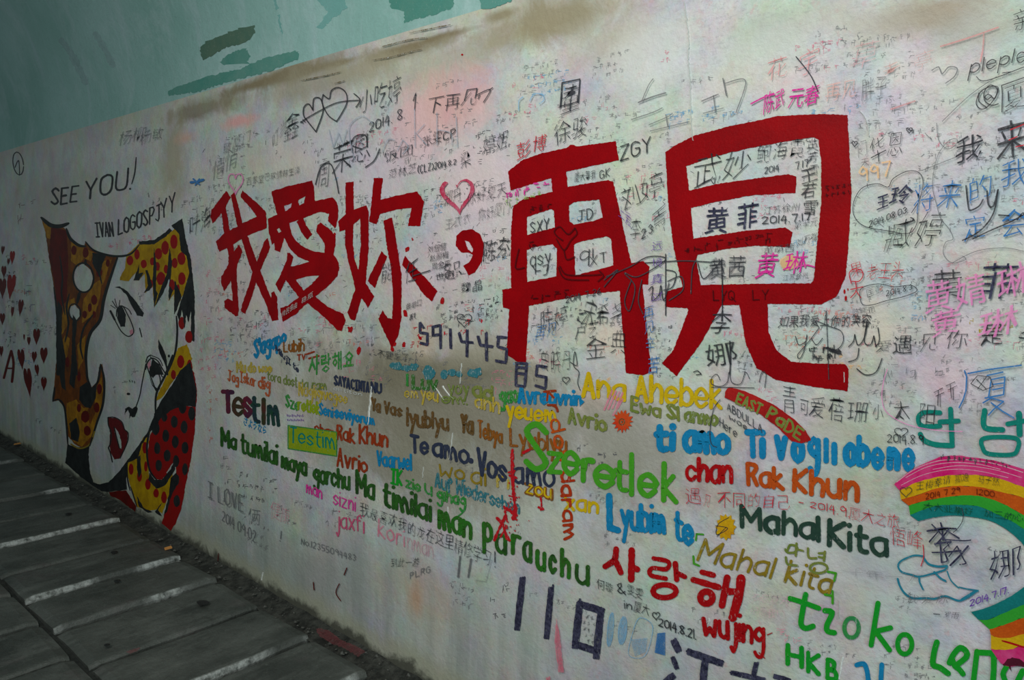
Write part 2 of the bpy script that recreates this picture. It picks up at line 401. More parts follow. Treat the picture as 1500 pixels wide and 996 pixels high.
class Ink:
    """collects strokes and shapes (2-D photograph coordinates), then lays them on the wall as one mesh"""
    def __init__(s): s.v = []; s.f = []; s.d = 0
    def tri(s, pts, faces, d):
        if isinstance(d, int): d %= 9
        b = len(s.v); s.v += [(x, y, d) for x, y in pts]; s.f += [tuple(b + i for i in t) for t in faces]
    def line(s, pts, w, curve=True, rough=.0, taper=0., step=2.5, cap=True):
        pts = [p for i, p in enumerate(pts) if i == 0 or math.dist(p, pts[i - 1]) > 1e-6] or pts
        if w > 1.4:      # a brush lifts at a sharp corner: start a new stroke there
            for i in range(1, len(pts) - 1):
                u = (pts[i][0] - pts[i-1][0], pts[i][1] - pts[i-1][1]); v = (pts[i+1][0] - pts[i][0], pts[i+1][1] - pts[i][1])
                c = (u[0] * v[0] + u[1] * v[1]) / (math.hypot(*u) * math.hypot(*v))
                if c < (-.35 if curve else .3):
                    s.line(pts[:i + 1], w, curve, rough, taper, step, cap); s.line(pts[i:], w, curve, rough, taper, step, cap); return s
        s.d += 1
        if len(pts) == 1 or (len(pts) == 2 and math.dist(*pts) < .3):
            x, y = pts[0]; n = 8
            s.tri([(x + .6 * w * math.cos(6.283 * k / n), y + .6 * w * math.sin(6.283 * k / n)) for k in range(n)], [tuple(range(n))], s.d); return s
        L = smooth_line(pts, max(step, w * .35), curve)
        n = len(L); left = []; right = []
        for i, p in enumerate(L):
            a = L[max(0, i - 1)]; b = L[min(n - 1, i + 1)]
            dx, dy = b[0] - a[0], b[1] - a[1]; q = math.hypot(dx, dy) or 1
            nx, ny = -dy / q, dx / q
            k = 1.0
            if 0 < i < n - 1:
                u = (p[0] - a[0], p[1] - a[1]); v = (b[0] - p[0], b[1] - p[1])
                c = (u[0] * v[0] + u[1] * v[1]) / ((math.hypot(*u) * math.hypot(*v)) or 1)
                k = min(1.35, 1 / max(.5, math.sqrt(max(0, (1 + c) / 2))))
            t = i / (n - 1)
            ww = w * .5 * k * (1 - taper * abs(2 * t - 1) ** 3) * (1 + rough * random.uniform(-1, 1))
            left.append((p[0] + nx * ww, p[1] + ny * ww)); right.append((p[0] - nx * ww, p[1] - ny * ww))
        s.tri(left + right, [(i, i + 1, n + i + 1, n + i) for i in range(n - 1)], s.d)
        b = len(s.v) - 2 * n
        for i in range(2 * n): x, y, d = s.v[b + i]; s.v[b + i] = (x, y, d % 9 + .33 * (i % n))
        if cap and w > 1.2:
            for (p, q) in ((L[0], L[min(1, n - 1)]), (L[-1], L[max(0, n - 2)])):
                an = math.atan2(p[1] - q[1], p[0] - q[0]); m = 4 if w < 4 else 6; r = w * .5 * (1 - taper)
                s.tri([(p[0] + r * math.cos(an + math.pi * (k / m - .5)), p[1] + r * math.sin(an + math.pi * (k / m - .5))) for k in range(m + 1)], [tuple(range(m + 1))], s.d % 9 + .17 + (.4 if p is L[0] else .33 * n))
        return s
    def fill(s, outer, holes=(), rough=.45, step=3.0, curve=False):
        s.d += 1
        rings = []
        for r in [outer] + list(holes):
            r2 = smooth_line(list(r) + [r[0]], step, curve)[:-1]
            rings.append([(x + random.uniform(-rough, rough), y + random.uniform(-rough, rough)) for x, y in r2])
        flat = [p for r in rings for p in r]
        tr = tessellate_polygon([[Vector((x, y, 0)) for x, y in r] for r in rings])
        s.tri(flat, tr, s.d)
        return s
    def dot(s, x, y, rx, ry=None, n=12, rot=0, rough=.06):
        s.d += 1
        ry = ry or rx; P = []
        for k in range(n):
            a = 6.2832 * k / n; q = 1 + random.uniform(-rough, rough)
            u, v = rx * q * math.cos(a), ry * q * math.sin(a)
            P.append((x + u * math.cos(rot) - v * math.sin(rot), y + u * math.sin(rot) + v * math.cos(rot)))
        s.tri(P, [tuple(range(n))], s.d); return s
    def ring(s, x, y, rx, ry, w, a0=0, a1=360, rot=0, n=14):
        P = []
        for k in range(n + 1):
            a = math.radians(a0 + (a1 - a0) * k / n); u, v = rx * math.cos(a), ry * math.sin(a)
            P.append((x + u * math.cos(rot) - v * math.sin(rot), y + u * math.sin(rot) + v * math.cos(rot)))
        return s.line(P, w)
    def make(s, name, m, parent=None, lift=None, surface=on_wall):
        if not s.v: s.dot(*NOWHERE, .5)
        if lift is None: lift = next_layer()
        v = []
        for (x, y, d) in s.v: v.append(surface((x, y), lift + d * 1.2e-6))
        o = link(name, v, s.f, m, parent=parent)
        # every face looks into the tunnel
        return o
# ------------------------------------------------------------------ hand lettering: strokes on a grid (x, y; base line 3, x-height 7, capitals 9)
GL = {
'a': '~47 27 06 04 23 44|47 43', 'b': '09 03|~06 27 46 44 23 04', 'c': '~46 27 06 04 23 44', 'd': '49 43|~46 27 06 04 23 44',
'e': '~05 45 46 27 06 04 23 44', 'f': '~48 39 18 17 13|07 37', 'g': '~46 27 06 05 24 45|~47 42 30 10 01', 'h': '09 03|~05 27 46 43',
'i': '07 03|09', 'j': '~27 22 10 01|29', 'k': '09 03|37 05 43', 'l': '09 03', 'm': '07 03|~05 17 26 33|~35 47 56 63', 'n': '07 03|~05 27 46 43',
'o': '~27 06 04 23 44 46 27', 'p': '07 00|~06 27 46 44 23 04', 'q': '47 40|~46 27 06 04 23 44', 'r': '07 03|~05 17 37', 's': '~46 27 06 25 44 23 04',
't': '~19 14 23 33|07 37', 'u': '~07 04 23 44|47 43', 'v': '07 23 47', 'w': '07 13 35 53 67', 'x': '07 43|47 03', 'y': '07 24|47 10', 'z': '07 47 03 43',
'A': '03 29 43|15 35', 'B': '09 03|~09 29 38 26 06|~06 36 44 23 03', 'C': '~48 29 08 04 23 44', 'D': '09 03|~09 29 47 45 23 03', 'E': '49 09 03 43|06 36',
'F': '49 09 03|06 36', 'G': '~48 29 08 04 23 44 46|46 26', 'H': '09 03|49 43|06 46', 'I': '29 23|09 49|03 43', 'J': '~39 34 23 04|19 59', 'K': '09 03|49 06 43',
'L': '09 03 43', 'M': '03 09 35 69 63', 'N': '03 09 43 49', 'O': '~29 08 04 23 44 48 29', 'P': '09 03|~09 39 48 26 06', 'Q': '~29 08 04 23 44 48 29|25 52',
'R': '09 03|~09 39 48 26 06|26 43', 'S': '~48 29 08 26 44 23 04', 'T': '09 49|29 23', 'U': '~09 04 23 44 49', 'V': '09 23 49', 'W': '09 13 37 53 69',
'X': '09 43|49 03', 'Y': '09 26 49|26 23', 'Z': '09 49 03 43', '0': '~29 08 04 23 44 48 29', '1': '09 03', '2': '~08 29 48 36 03|03 43',
'3': '~08 29 47 26|~26 45 23 04', '4': '29 05 45|38 32', '5': '49 09 06|~06 36 44 23 03', '6': '~39 06 04 23 44 36 05', '7': '09 49 23',
'8': '~26 08 29 48 26 04 23 44 26', '9': '~47 29 07 26 47|48 43', '.': '03', ',': '14 02', '!': '09 05|03', "'": '09 07', '"': '09 07|29 27', '|': '09 03',
'@': '~35 26 15 24 35 44 57 39 17 14 32 52', '&': '~43 07 18 29 27 04 13 23 45', '(': '~29 07 05 23', ')': '~09 27 25 03', '-': '06 36', ':': '06|04', '~': '~06 17 35 46',
}
def parse(g):
    out = []
    for st_ in g.split('|'):
        cv = st_.startswith('~'); st_ = st_.lstrip('~')
        out.append((cv, [(int(t[0]), int(t[1]) - 3) for t in st_.split()]))
    return out
GP = {k: parse(v) for k, v in GL.items()}
def up_of(h, sl): return (sl * h, -h)
def letters(txt, p0, p1, h0, h1=None, w=1.0, sl=0., up=None, wob=.5, rough=.09):
    """yields (char, Ink) along the base line p0-p1; h = capital height at either end; w = stroke width in px"""
    h1 = h1 or h0
    adv = []; x = 0
    for c in txt:
        if c == ' ': adv.append(x); x += 3.2; continue
        wd = max(p[0] for _, s in GP[c] for p in s)
        adv.append(x); x += wd + 1.9
    tot = max(2.2, x - 1.9)
    res = []
    for c, a in zip(txt, adv):
        if c == ' ': continue
        ink = Ink(); tilt = random.uniform(-1, 1) * wob * .12; dy = random.uniform(-1, 1) * wob * .35
        for cv, s in GP[c]:
            P = []
            for (gx, gy) in s:
                u = (a + gx + tilt * gy + random.uniform(-1, 1) * wob * .22) / tot; v_ = (gy + dy + random.uniform(-1, 1) * wob * .3) / 6
                h = h0 + (h1 - h0) * u
                ux, uy = (up[0] * h, up[1] * h) if up else (sl * h, -h)
                P.append((p0[0] + (p1[0] - p0[0]) * u + ux * v_, p0[1] + (p1[1] - p0[1]) * u + uy * v_))
            ink.line(P, w * random.uniform(.9, 1.15) * (1.12 if w > 2.3 else 1), curve=cv, rough=rough)
        res.append((c, ink))
    return res
def merge(inks):
    r = Ink()
    for k in inks:
        b = len(r.v); r.v += k.v; r.f += [tuple(b + i for i in f) for f in k.f]
    return r
# ------------------------------------------------------------------ Chinese and Korean characters from the built-in typeface outline
_FC = {}
def glyph(ch, off):
    k = (ch, off)
    if k in _FC: return _FC[k]
    c = bpy.data.curves.new('glyph', 'FONT'); c.body = ch; c.offset = off; c.resolution_u = 1
    o = bpy.data.objects.new('glyph', c)
    me = bpy.data.meshes.new_from_object(o)
    r = ([(v.co.x, v.co.y) for v in me.vertices], [tuple(p.vertices) for p in me.polygons])
    bpy.data.meshes.remove(me); bpy.data.objects.remove(o); bpy.data.curves.remove(c)
    _FC[k] = r
    return r
def characters(txt, p0, p1, h0, h1=None, sl=0., up=None, off=-.014, wob=1.0, size=1.0):
    h1 = h1 or h0; n = len(txt); res = []
    for i, ch in enumerate(txt):
        if ch == ' ': continue
        vs, fs = glyph(ch, max(off, -.0175)); ink = Ink(); sd = random.random() * 50
        sh = random.uniform(-.05, .22) * wob; ro = random.uniform(-.10, .12) * wob; dy = random.uniform(-.06, .06) * wob; sc = size * random.uniform(.9, 1.06)
        P = []
        for (x, y) in vs:
            y = (y + .08) / .92; x2, y2 = x - .5, y - .5; x2, y2 = x2 - ro * y2, y2 + ro * x2
            d = noise.noise_vector(Vector((x * 2.4 + sd, y * 2.4, 0))) * .065 * wob
            x = .5 + (x2 + sh * y2) * sc + d.x; y = .5 + y2 * sc + dy + d.y
            u = (i + x) / n; h = h0 + (h1 - h0) * u
            ux, uy = (up[0] * h, up[1] * h) if up else (sl * h, -h)
            P.append((p0[0] + (p1[0] - p0[0]) * u + ux * y, p0[1] + (p1[1] - p0[1]) * u + uy * y))
        ink.tri(P, fs, 0); res.append((ch, ink))
    return res
def place(name, label, parts, m, cat='writing', partname='letter', group=None, split=None, lift=None):
    """one inscription: letters as parts when they stand large in the picture, else one mesh"""
    lift = lift or next_layer()
    if split:
        pts = [p for _, k in parts for p in k.v]
        x = sum(p[0] for p in pts) / len(pts); y = max(p[1] for p in pts)
        root = empty(name, on_wall((x, y), lift), label, cat, group)
        for i, (c, k) in enumerate(parts): k.make(partname, m[i % len(m)] if isinstance(m, list) else m, root, lift)
        return root
    return tag(merge([k for _, k in parts]).make(name, m[0] if isinstance(m, list) else m, lift=lift), label, cat, group)
def W(txt, p0, p1, h, w, m, label, h1=None, name='painted_word', cat='writing', cr='p', split=None, **kw):
    p0, p1 = X(cr, [p0, p1])
    parts = letters(txt, p0, p1, h, h1, w, **kw)
    return place(name, label, parts, m, cat, 'letter', split=(h >= 13 and w >= 2.4 and len(parts) > 1) if split is None else split)
def T(txt, p0, p1, h, m, label, h1=None, name='written_name', cat='writing', cr='p', split=None, **kw):
    p0, p1 = X(cr, [p0, p1])
    parts = characters(txt, p0, p1, h, h1, **kw)
    return place(name, label, parts, m, cat, 'character', split=(h >= 24 and len(parts) > 1) if split is None else split)
def heart_pts(x, y, w, h, rot=0, n=18, sk=0.):
    P = []
    for k in range(n):
        t = 6.2832 * k / n
        u = .5 * math.sin(t) ** 3; v = (13 * math.cos(t) - 5 * math.cos(2 * t) - 2 * math.cos(3 * t) - math.cos(4 * t)) / 29 - .05
        u, v = u * w * 1.1, -v * h
        u += sk * v
        P.append((x + u * math.cos(rot) - v * math.sin(rot), y + u * math.sin(rot) + v * math.cos(rot)))
    return P
def scribble(x0, y0, x1, y1, h, lines, gap, w=.8, dens=1.0, slope_h=1.0, cw=1.0):
    """rubbed, unreadable handwriting: rows of small pseudo-strokes"""
    k = Ink()
    for r in range(lines):
        a = (x0 + random.uniform(-4, 4), y0 + r * gap); b = (x1 + random.uniform(-12, 6), y1 + r * gap)
        L = math.dist(a, b); n = max(1, int(L / (h * cw * 1.08)))
        for i in range(n):
            if random.random() > dens: continue
            cx = a[0] + (b[0] - a[0]) * (i + .5) / n; cy = a[1] + (b[1] - a[1]) * (i + .5) / n; hh = h * random.uniform(.75, 1.1)
            kind = random.random()
            for _ in range(random.randint(3, 6)):
                u, v = random.uniform(-.4, .2) * hh * cw, random.uniform(-.45, .35) * hh
                q = random.random()
                if q < .42: d = (random.uniform(.3, .7) * hh * cw, random.uniform(-.12, .05) * hh)
                elif q < .75: d = (random.uniform(-.06, .06) * hh, random.uniform(.3, .7) * hh)
                elif q < .9: d = (random.uniform(-.4, .4) * hh * cw, random.uniform(.2, .45) * hh)
                else:
                    k.line([(cx + u, cy + v), (cx + u + .3 * hh, cy + v - .1 * hh), (cx + u + .25 * hh, cy + v + .3 * hh), (cx + u, cy + v + .35 * hh)], w * .8, cap=False); continue
                k.line([(cx + u, cy + v), (cx + u + d[0], cy + v + d[1])], w * random.uniform(.6, 1.1), curve=False, cap=False, step=9)
    return k
# inks
BLK = paint((.018, .018, .022), (.05, .05, .06), 0, .95, .4)
PEN = paint((.035, .035, .045), (.07, .07, .08), .12, .95, .5)
PEN2 = paint((.11, .11, .12), (.18, .18, .19), .3, .8, .5)
FAINT = paint((.20, .20, .21), (.30, .30, .31), .4, .6, .6)
RED = paint((.36, .001, .004), (.25, .001, .004), 0, 1, .5, 14)
RED2 = paint((.50, .008, .010), (.36, .005, .008), .12, 1, .4, 30)
REDPEN = paint((.62, .02, .04), (.7, .06, .08), .2, .9)
PINKP = paint((.80, .20, .32), (.82, .36, .42), .5, .7)
MAG = paint((.80, .02, .34), (.86, .10, .45), .2, .85)
HPINK = paint((.85, .20, .52), (.85, .34, .6), .25, .75)
BLUE = paint((.012, .27, .55), (.01, .20, .42), .06, 1, .4)
BLUE2 = paint((.02, .26, .50), (.03, .18, .30), .3, .9)
BPEN = paint((.05, .20, .52), (.08, .28, .6), .2, .85)
LBLUE = paint((.18, .42, .66), (.30, .52, .72), .55, .8)
NAVY = paint((.022, .032, .065), (.05, .055, .09), .05, .97)
INK = paint((.015, .015, .035), (.10, .10, .17), .14, .96, .4, 160)
GRN = paint((.06, .36, .02), (.10, .42, .03), .06, 1, .42)
KGRN = paint((.008, .34, .03), (.02, .40, .02), .05, 1, .42)
MGRN = paint((.03, .28, .06), (.08, .30, .03), .3, .9)
DGRN = paint((.02, .055, .015), (.035, .17, .02), .08, 1, .45, 50)
DG2 = paint((.018, .045, .035), (.035, .08, .05), .1, 1, .45, 50)
DG3 = paint((.03, .20, .02), (.05, .08, .02), .08, 1, .45, 60)
OLV = paint((.17, .23, .04), (.24, .30, .09), .3, .9)
OLV2 = paint((.24, .26, .06), (.14, .24, .04), .2, .95)
YEL = paint((.74, .52, .01), (.62, .40, .01), .08, 1, .4)
YEL2 = paint((.58, .42, .03), (.46, .36, .08), .35, .9)
MUS = paint((.36, .25, .02), (.20, .14, .02), .18, .95)
LIME = paint((.34, .42, .01), (.20, .38, .02), .15, 1)
ORG = paint((.60, .10, .012), (.46, .06, .01), .08, 1, .42)
ORG2 = paint((.60, .13, .03), (.36, .07, .03), .3, .95)
PEACH = paint((.88, .48, .20), (.9, .6, .34), .3, .7)
BRN = paint((.13, .075, .025), (.20, .10, .03), .22, .95)
BRN2 = paint((.34, .10, .015), (.17, .10, .02), .12, .97)
RBRN = paint((.38, .05, .012), (.26, .035, .012), .1, .97)
TEAL = paint((.008, .26, .20), (.01, .20, .17), .05, 1)
TEAL2 = paint((.03, .20, .26), (.06, .22, .24), .35, .9)
TEAL3 = paint((.02, .22, .33), (.04, .28, .38), .15, 1)
PURP = paint((.14, .05, .36), (.25, .12, .5), .25, .85)
# ================================================================== rows of unreadable handwriting, rubbed pale
FILL = [
 (262,300,310,282,10,3,16,FAINT,.8,'beside the bubble tip'), (330,205,395,190,9,2,16,FAINT,.7,'left above the dense thin character'), (462,225,520,205,9,3,14,FAINT,.6,'around the bold black signature'),
 (590,180,700,160,10,4,18,FAINT,.6,'over the pale pink circle'), (600,290,650,275,8,4,11,FAINT,.8,'left of the outlined heart'), (700,200,745,185,9,4,13,PEN2,.7,'above the gate roof at left'), (690,270,735,258,8,3,12,FAINT,.7,'right of the outlined heart, upper'),
 (705,345,745,335,10,4,13,PEN2,.85,'between comma and gate'), (690,440,742,432,10,3,12,PEN,.8,'left of the wide gate bar'), (640,450,700,440,8,4,10,PEN2,.6,'below the comma'), (520,330,560,325,8,5,13,FAINT,.6,'inside the third red character'),
 (465,360,480,358,8,6,14,FAINT,.7,'between second and third red characters'), (340,300,358,298,7,5,13,FAINT,.7,'inside the first red character'), (350,400,372,398,8,4,13,FAINT,.7,'inside the crossing of the first red character'), (300,400,330,395,9,6,14,PINKP,.6,'left of the first red character'),
 (292,470,330,465,8,8,14,PINKP,.5,'right of the mural edge'), (300,560,325,556,8,7,14,paint((.75,.25,.2),None,.4,.6),.5,'left of the orange phrase'), (330,480,420,468,11,2,15,PEN2,.7,'above the sloping blue word'), (420,485,560,478,12,2,18,FAINT,.8,'under the second red character'),
 (500,530,560,528,9,3,12,PINKP,.5,'above the black capitals'), (345,468,400,460,8,2,14,PINKP,.6,'above the yellow small words'), (330,690,400,705,8,3,14,PEN2,.6,'under the first dark green words'), (310,665,345,672,9,2,14,FAINT,.6,'left under the first dark green word'),
 (395,735,445,755,8,2,14,FAINT,.5,'right of the hollow letters'), (660,855,700,862,10,3,13,FAINT,.7,'below the grey strokes'), (718,855,745,860,11,3,22,PEN2,.6,'left of the black bars'), (480,745,520,760,9,2,16,FAINT,.4,'near the pink words'),
 (848,150,905,140,9,5,14,FAINT,.6,'above the right gate roof'), (915,250,975,240,9,3,14,FAINT,.6,'below the thin capitals'), (960,200,1000,190,8,3,10,FAINT,.6,'left above the square character'), (930,470,945,468,8,8,12,FAINT,.6,'right of the gate leg'),
 (975,470,990,465,8,6,11,PEN2,.6,'left of the spread red leg'), (1020,580,1040,582,7,2,10,PEN2,.5,'under the red legs'), (1150,440,1240,436,8,3,10,FAINT,.5,'right under the square character'), (1110,495,1150,497,8,4,12,FAINT,.5,'inside the red foot curve'), (1185,525,1240,527,8,3,10,PEN2,.5,'above the red foot'),
 (1255,440,1290,436,8,3,14,FAINT,.6,'left of the wavy pen cloud'), (1330,380,1380,372,9,3,16,FAINT,.6,'under the large black pen pair'), (1340,410,1365,408,8,4,13,FAINT,.5,'left of the large black marker pair'), (1300,445,1360,440,8,3,12,FAINT,.5,'above the row of four'),
 (1270,560,1330,563,9,3,14,FAINT,.6,'above the pen heart'), (1380,530,1490,528,8,3,13,FAINT,.5,'above the blue pen character'), (1420,470,1490,462,8,2,14,YEL2,.4,'in yellow under the row of four'), (1360,570,1400,572,9,3,14,paint((.8,.45,.5),None,.4,.5),.5,'beside the outlined T pair'),
 (1220,190,1300,180,10,3,16,FAINT,.4,'above the thin black pair'), (1330,215,1390,205,10,5,17,FAINT,.5,'in the middle of the right side'), (1400,170,1490,162,9,2,16,FAINT,.5,'under the at sign'), (1190,50,1270,30,12,2,20,FAINT,.4,'near the top edge, right of centre'),
 (1055,175,1110,165,9,2,12,FAINT,.5,'left of the hot pink pair'), (845,655,880,650,8,1,8,PEN2,.7,'below the olive word'), (860,668,900,665,7,2,10,PEN2,.5,'above the big green word'), (1330,960,1380,968,8,4,12,FAINT,.6,'left of the corner letters'),
 (1180,940,1260,950,8,2,12,FAINT,.6,'above the blue bottom letter'), (1290,945,1350,950,8,4,13,FAINT,.6,'in the lower right'), (1420,775,1470,790,7,3,10,PEN2,.6,'inside the rainbow at right'), (1300,790,1360,800,8,2,16,FAINT,.3,'left of the cloud'),
 (1010,890,1060,900,9,2,14,FAINT,.3,'right of the red Korean word'), (20,300,60,292,11,3,20,paint((.35,.2,.2),None,.4,.6),.4,'at the left frame edge, high'), (22,430,55,428,10,4,20,paint((.25,.2,.4),None,.4,.5),.5,'between the hearts and the mural'), (30,390,58,386,12,3,18,FAINT,.5,'between the upper hearts and the mural'),
 (200,430,240,440,10,3,18,FAINT,.4,'on the cheek of the mural face'), (165,540,200,545,10,3,14,FAINT,.5,'on the left cheek of the mural'), (215,285,235,280,8,3,12,FAINT,.5,'right of the greeting'), (160,362,232,345,9,1,8,PINKP,.8,'in pale red along the bubble edge'),
 (770,500,840,495,8,1,8,LBLUE,.6,'between the gate legs in pale blue'), (870,560,900,556,9,2,12,PEACH,.5,'in pale orange under the gate'), (1225,520,1260,522,10,2,16,PEACH,.6,'in pale orange beside the signature'), (600,480,640,478,9,3,12,REDPEN,.45,'in red around the first digits'), (640,475,720,468,8,2,14,REDPEN,.4,'in red above the fours'),
]
for (x0, y0, x1, y1, h, ln, gap, m_, d_, where) in FILL:
    tag(scribble(x0, y0, x1, y1, h, ln, gap, 1.0, d_).make('rubbed_handwriting', m_), 'rows of rubbed unreadable handwriting ' + where, 'handwriting', kind='stuff')
# a haze of small rubbed writing over the whole band, far too dense to count
def haze(n, m_, where, hmin, hmax, w, band):
    k = Ink()
    for _ in range(n):
        x = random.uniform(300, 1490) if random.random() < .93 else random.uniform(0, 60)
        lo, hi = band(x); y = random.uniform(lo, hi)
        if 440 < x < 620 and y > 740: continue
        h = random.uniform(hmin, hmax) * (.7 + x / 2600); L = random.uniform(3, 8) * h
        sl = (y - 362) / (x + 467)
        q = scribble(x, y, x + L, y + L * (sl + random.uniform(-.05, .05)), h, random.choice((1, 1, 2, 3)), h * 1.35, w, random.uniform(.5, .95))
        b = len(k.v); k.v += q.v; k.f += [tuple(b + i for i in f) for f in q.f]
    tag(k.make('rubbed_handwriting', m_), 'dense haze of small ' + where + ' writing left between the inscriptions', 'handwriting', kind='stuff')
mid = lambda x: (max(20, 250 - .2 * x), 560 + .02 * x)
haze(120, FAINT, 'pale grey', 6, 11, .8, mid)
haze(60, PEN2, 'dark grey', 5, 9, .7, lambda x: (300 - .1 * x, 530))
haze(34, PINKP, 'pink', 6, 11, .9, mid)
haze(16, paint((.75, .18, .14), (.8, .4, .3), .4, .65), 'red', 6, 10, .9, lambda x: (400, 530))
haze(24, LBLUE, 'blue', 6, 10, .9, mid)
haze(26, FAINT, 'scattered grey', 6, 9, .8, lambda x: (560 + .1 * x, 700 + .24 * x))
k = Ink()
for _ in range(500):
    x = random.uniform(290, 1500); y = random.uniform(200, 560)
    a = random.choice((-.15, 1.5, .7, -1.0)) + random.uniform(-.3, .3); L = random.uniform(2, 7)
    k.line([(x, y), (x + L * math.cos(a), y + L * math.sin(a))], random.uniform(.4, .8), cap=False, step=9)
tag(k.make('pen_speckle', PEN2), 'countless stray dark strokes left between the inscriptions', 'speckle', kind='stuff')
# ================================================================== the five great red characters and the comma
def great(label, shapes, cat='writing'):
    lift = next_layer()
    k = Ink()
    for (cr, outer, holes) in shapes: k.fill(X(cr, outer), [X(cr, h) for h in holes], rough=.5, step=2.6)
    o = k.make('painted_character', RED, lift=lift)
    return tag(o, label, cat, 'large red characters across the wall')
great('large red brush character at the left end of the red slogan', [
 ('wo', [(140,88),(172,130),(138,195),(70,290),(52,305),(36,262),(45,215),(95,150)], []),
 ('wo', [(105,200),(138,185),(165,350),(128,380)], []),
 ('wo', [(172,120),(195,95),(215,160),(250,300),(290,400),(345,560),(400,700),(440,800),(440,765),(460,755),(478,790),(488,945),(445,952),(405,840),(345,705),(300,590),(245,410),(215,320)], []),
 ('wo', [(250,86),(330,155),(405,228),(412,335),(330,365),(250,405),(150,465),(95,492),(72,425),(130,368),(215,325),(255,300),(345,258),(300,200),(235,125)], []),
 ('wo', [(145,460),(188,435),(192,492),(228,442),(249,495),(222,560),(210,605),(215,700),(225,880),(222,915),(203,918),(132,868),(130,822),(150,800),(185,817),(182,760),(172,685),(130,755),(108,705),(110,655),(155,580),(158,520)], []),
 ('wo', [(415,400),(435,460),(375,600),(340,700),(300,820),(268,905),(240,885),(245,850),(300,690),(320,610),(345,560),(390,430)], [])])
great('large dense red brush character, second from the left in the red slogan', [
 ('ai', [(52,125),(160,92),(300,60),(312,110),(316,185),(425,162),(450,190),(460,235),(455,300),(440,350),(395,305),(402,262),(350,250),(245,288),(160,318),(95,300),(80,240),(60,170)], [[(130,215),(175,198),(170,225),(135,248)],[(215,180),(258,155),(250,195),(220,212)]]),
 ('ai', [(30,290),(100,262),(160,320),(175,385),(205,430),(250,465),(310,490),(378,500),(430,512),(456,548),(464,590),(455,640),(400,700),(318,765),(400,830),(490,870),(503,910),(480,975),(455,970),(350,870),(270,805),(190,880),(120,918),(105,835),(150,820),(220,770),(140,665),(105,740),(75,690),(100,650),(145,540),(148,500),(165,498),(185,525),(170,582),(230,570),(280,552),(215,525),(165,475),(130,408),(105,495),(72,482),(70,440),(55,450),(35,370)],
   [[(85,355),(100,348),(110,368),(95,378)],[(200,664),(270,642),(342,638),(300,685),(250,728)]]),
 ('ai', [(205,310),(245,280),(262,330),(300,385),(270,420),(235,375)], []),
 ('ai', [(325,370),(332,330),(350,315),(405,355),(442,395),(442,440),(430,515),(375,505),(375,440)], [])])
great('large red brush character with smeared lower ends, just left of the big comma', [
 ('ni', [(78,65),(120,58),(122,215),(120,300),(78,300)], []),
 ('ni', [(38,275),(78,235),(115,212),(190,188),(203,220),(203,420),(190,560),(188,610),(232,680),(200,742),(165,690),(128,812),(100,800),(88,765),(130,640),(120,590),(95,500),(75,400),(76,318),(45,330)], [[(120,290),(158,258),(160,400),(148,545),(128,480),(118,400)]]),
 ('ni', [(232,38),(280,40),(265,158),(350,135),(465,112),(502,165),(480,300),(415,298),(435,200),(330,215),(265,235),(245,290),(205,275),(215,200)], []),
 ('ni', [(283,270),(328,252),(345,330),(365,460),(380,560),(380,800),(362,890),(330,960),(295,890),(255,800),(278,755),(305,795),(330,800),(335,700),(325,540),(300,400)], []),
 ('ni', [(272,435),(302,465),(235,635),(197,595)], []),
 ('ni', [(398,458),(435,500),(575,650),(545,705),(500,670),(440,580),(385,510)], [])])
great('large red comma painted between the third and fourth red characters', [
 ('u', [(115,490),(160,484),(200,510),(215,560),(205,630),(175,680),(145,696),(120,650),(145,635),(165,602),(150,592),(110,590),(85,560),(88,515)], [[(128,535),(145,540),(165,575),(160,592),(140,575)]])])
great('tall red character like a gate with four white windows, right of the comma', [
 ('zai', [(65,165),(120,120),(200,92),(295,72),(310,58),(340,65),(490,45),(502,120),(400,142),(295,165),(300,225),(460,198),(480,205),(550,525),(600,518),(622,540),(618,610),(595,610),(630,955),(600,968),(530,960),(505,635),(370,650),(148,695),(135,918),(100,915),(58,885),(70,708),(45,700),(42,630),(78,625),(75,540),(78,380),(85,300),(130,270),(240,245),(235,190),(75,240)],
  [[(140,345),(235,312),(245,320),(250,385),(140,415)],[(305,300),(325,285),(425,275),(438,345),(400,360),(325,373),(308,362)],[(140,475),(160,464),(240,452),(258,470),(256,578),(140,600)],[(325,455),(340,444),(455,420),(472,430),(480,535),(330,575)]])])
great('tallest red character, square frame on two spread legs, right end of the slogan', [
 ('jian', [(33,165),(60,145),(130,110),(240,80),(340,60),(400,45),(560,38),(637,42),(645,200),(650,300),(640,480),(630,580),(600,645),(550,670),(372,668),(375,760),(400,820),(450,860),(520,865),(630,868),(641,885),(638,958),(520,942),(400,920),(335,880),(300,800),(278,672),(220,672),(150,800),(70,908),(22,865),(60,820),(110,690),(105,682),(32,678),(33,628),(90,612),(60,480),(42,330)],
  [[(102,212),(160,190),(240,168),(320,150),(430,130),(525,115),(541,122),(550,200),(550,330),(535,480),(525,590),(515,600),(400,600),(150,605),(135,520),(140,505),(240,485),(330,475),(445,480),(455,430),(430,415),(300,425),(126,452),(118,350),(200,330),(320,308),(465,300),(468,245),(440,238),(330,252),(205,270),(112,292)]])])
k = Ink()
for (x, y, r) in ((105,860,10),(400,772,12),(600,705,11),(480,905,8),(395,940,9),(410,425,10),(330,965,9),(150,975,12),(440,370,5),(20,340,5),(95,850,6),(345,940,7)):
    a, b = X('ni', [(x, y)])[0]; k.dot(a, b, r / 3.69, r / 2.2, 8, random.uniform(-.5, .5), .3)
for (x, y, d, e) in ((1237,427,1.6,3.5),(1239,437,1.8,4),(1242,424,1,2),(677,80,1.6,1.4)): k.dot(x, y, d, e, 8)
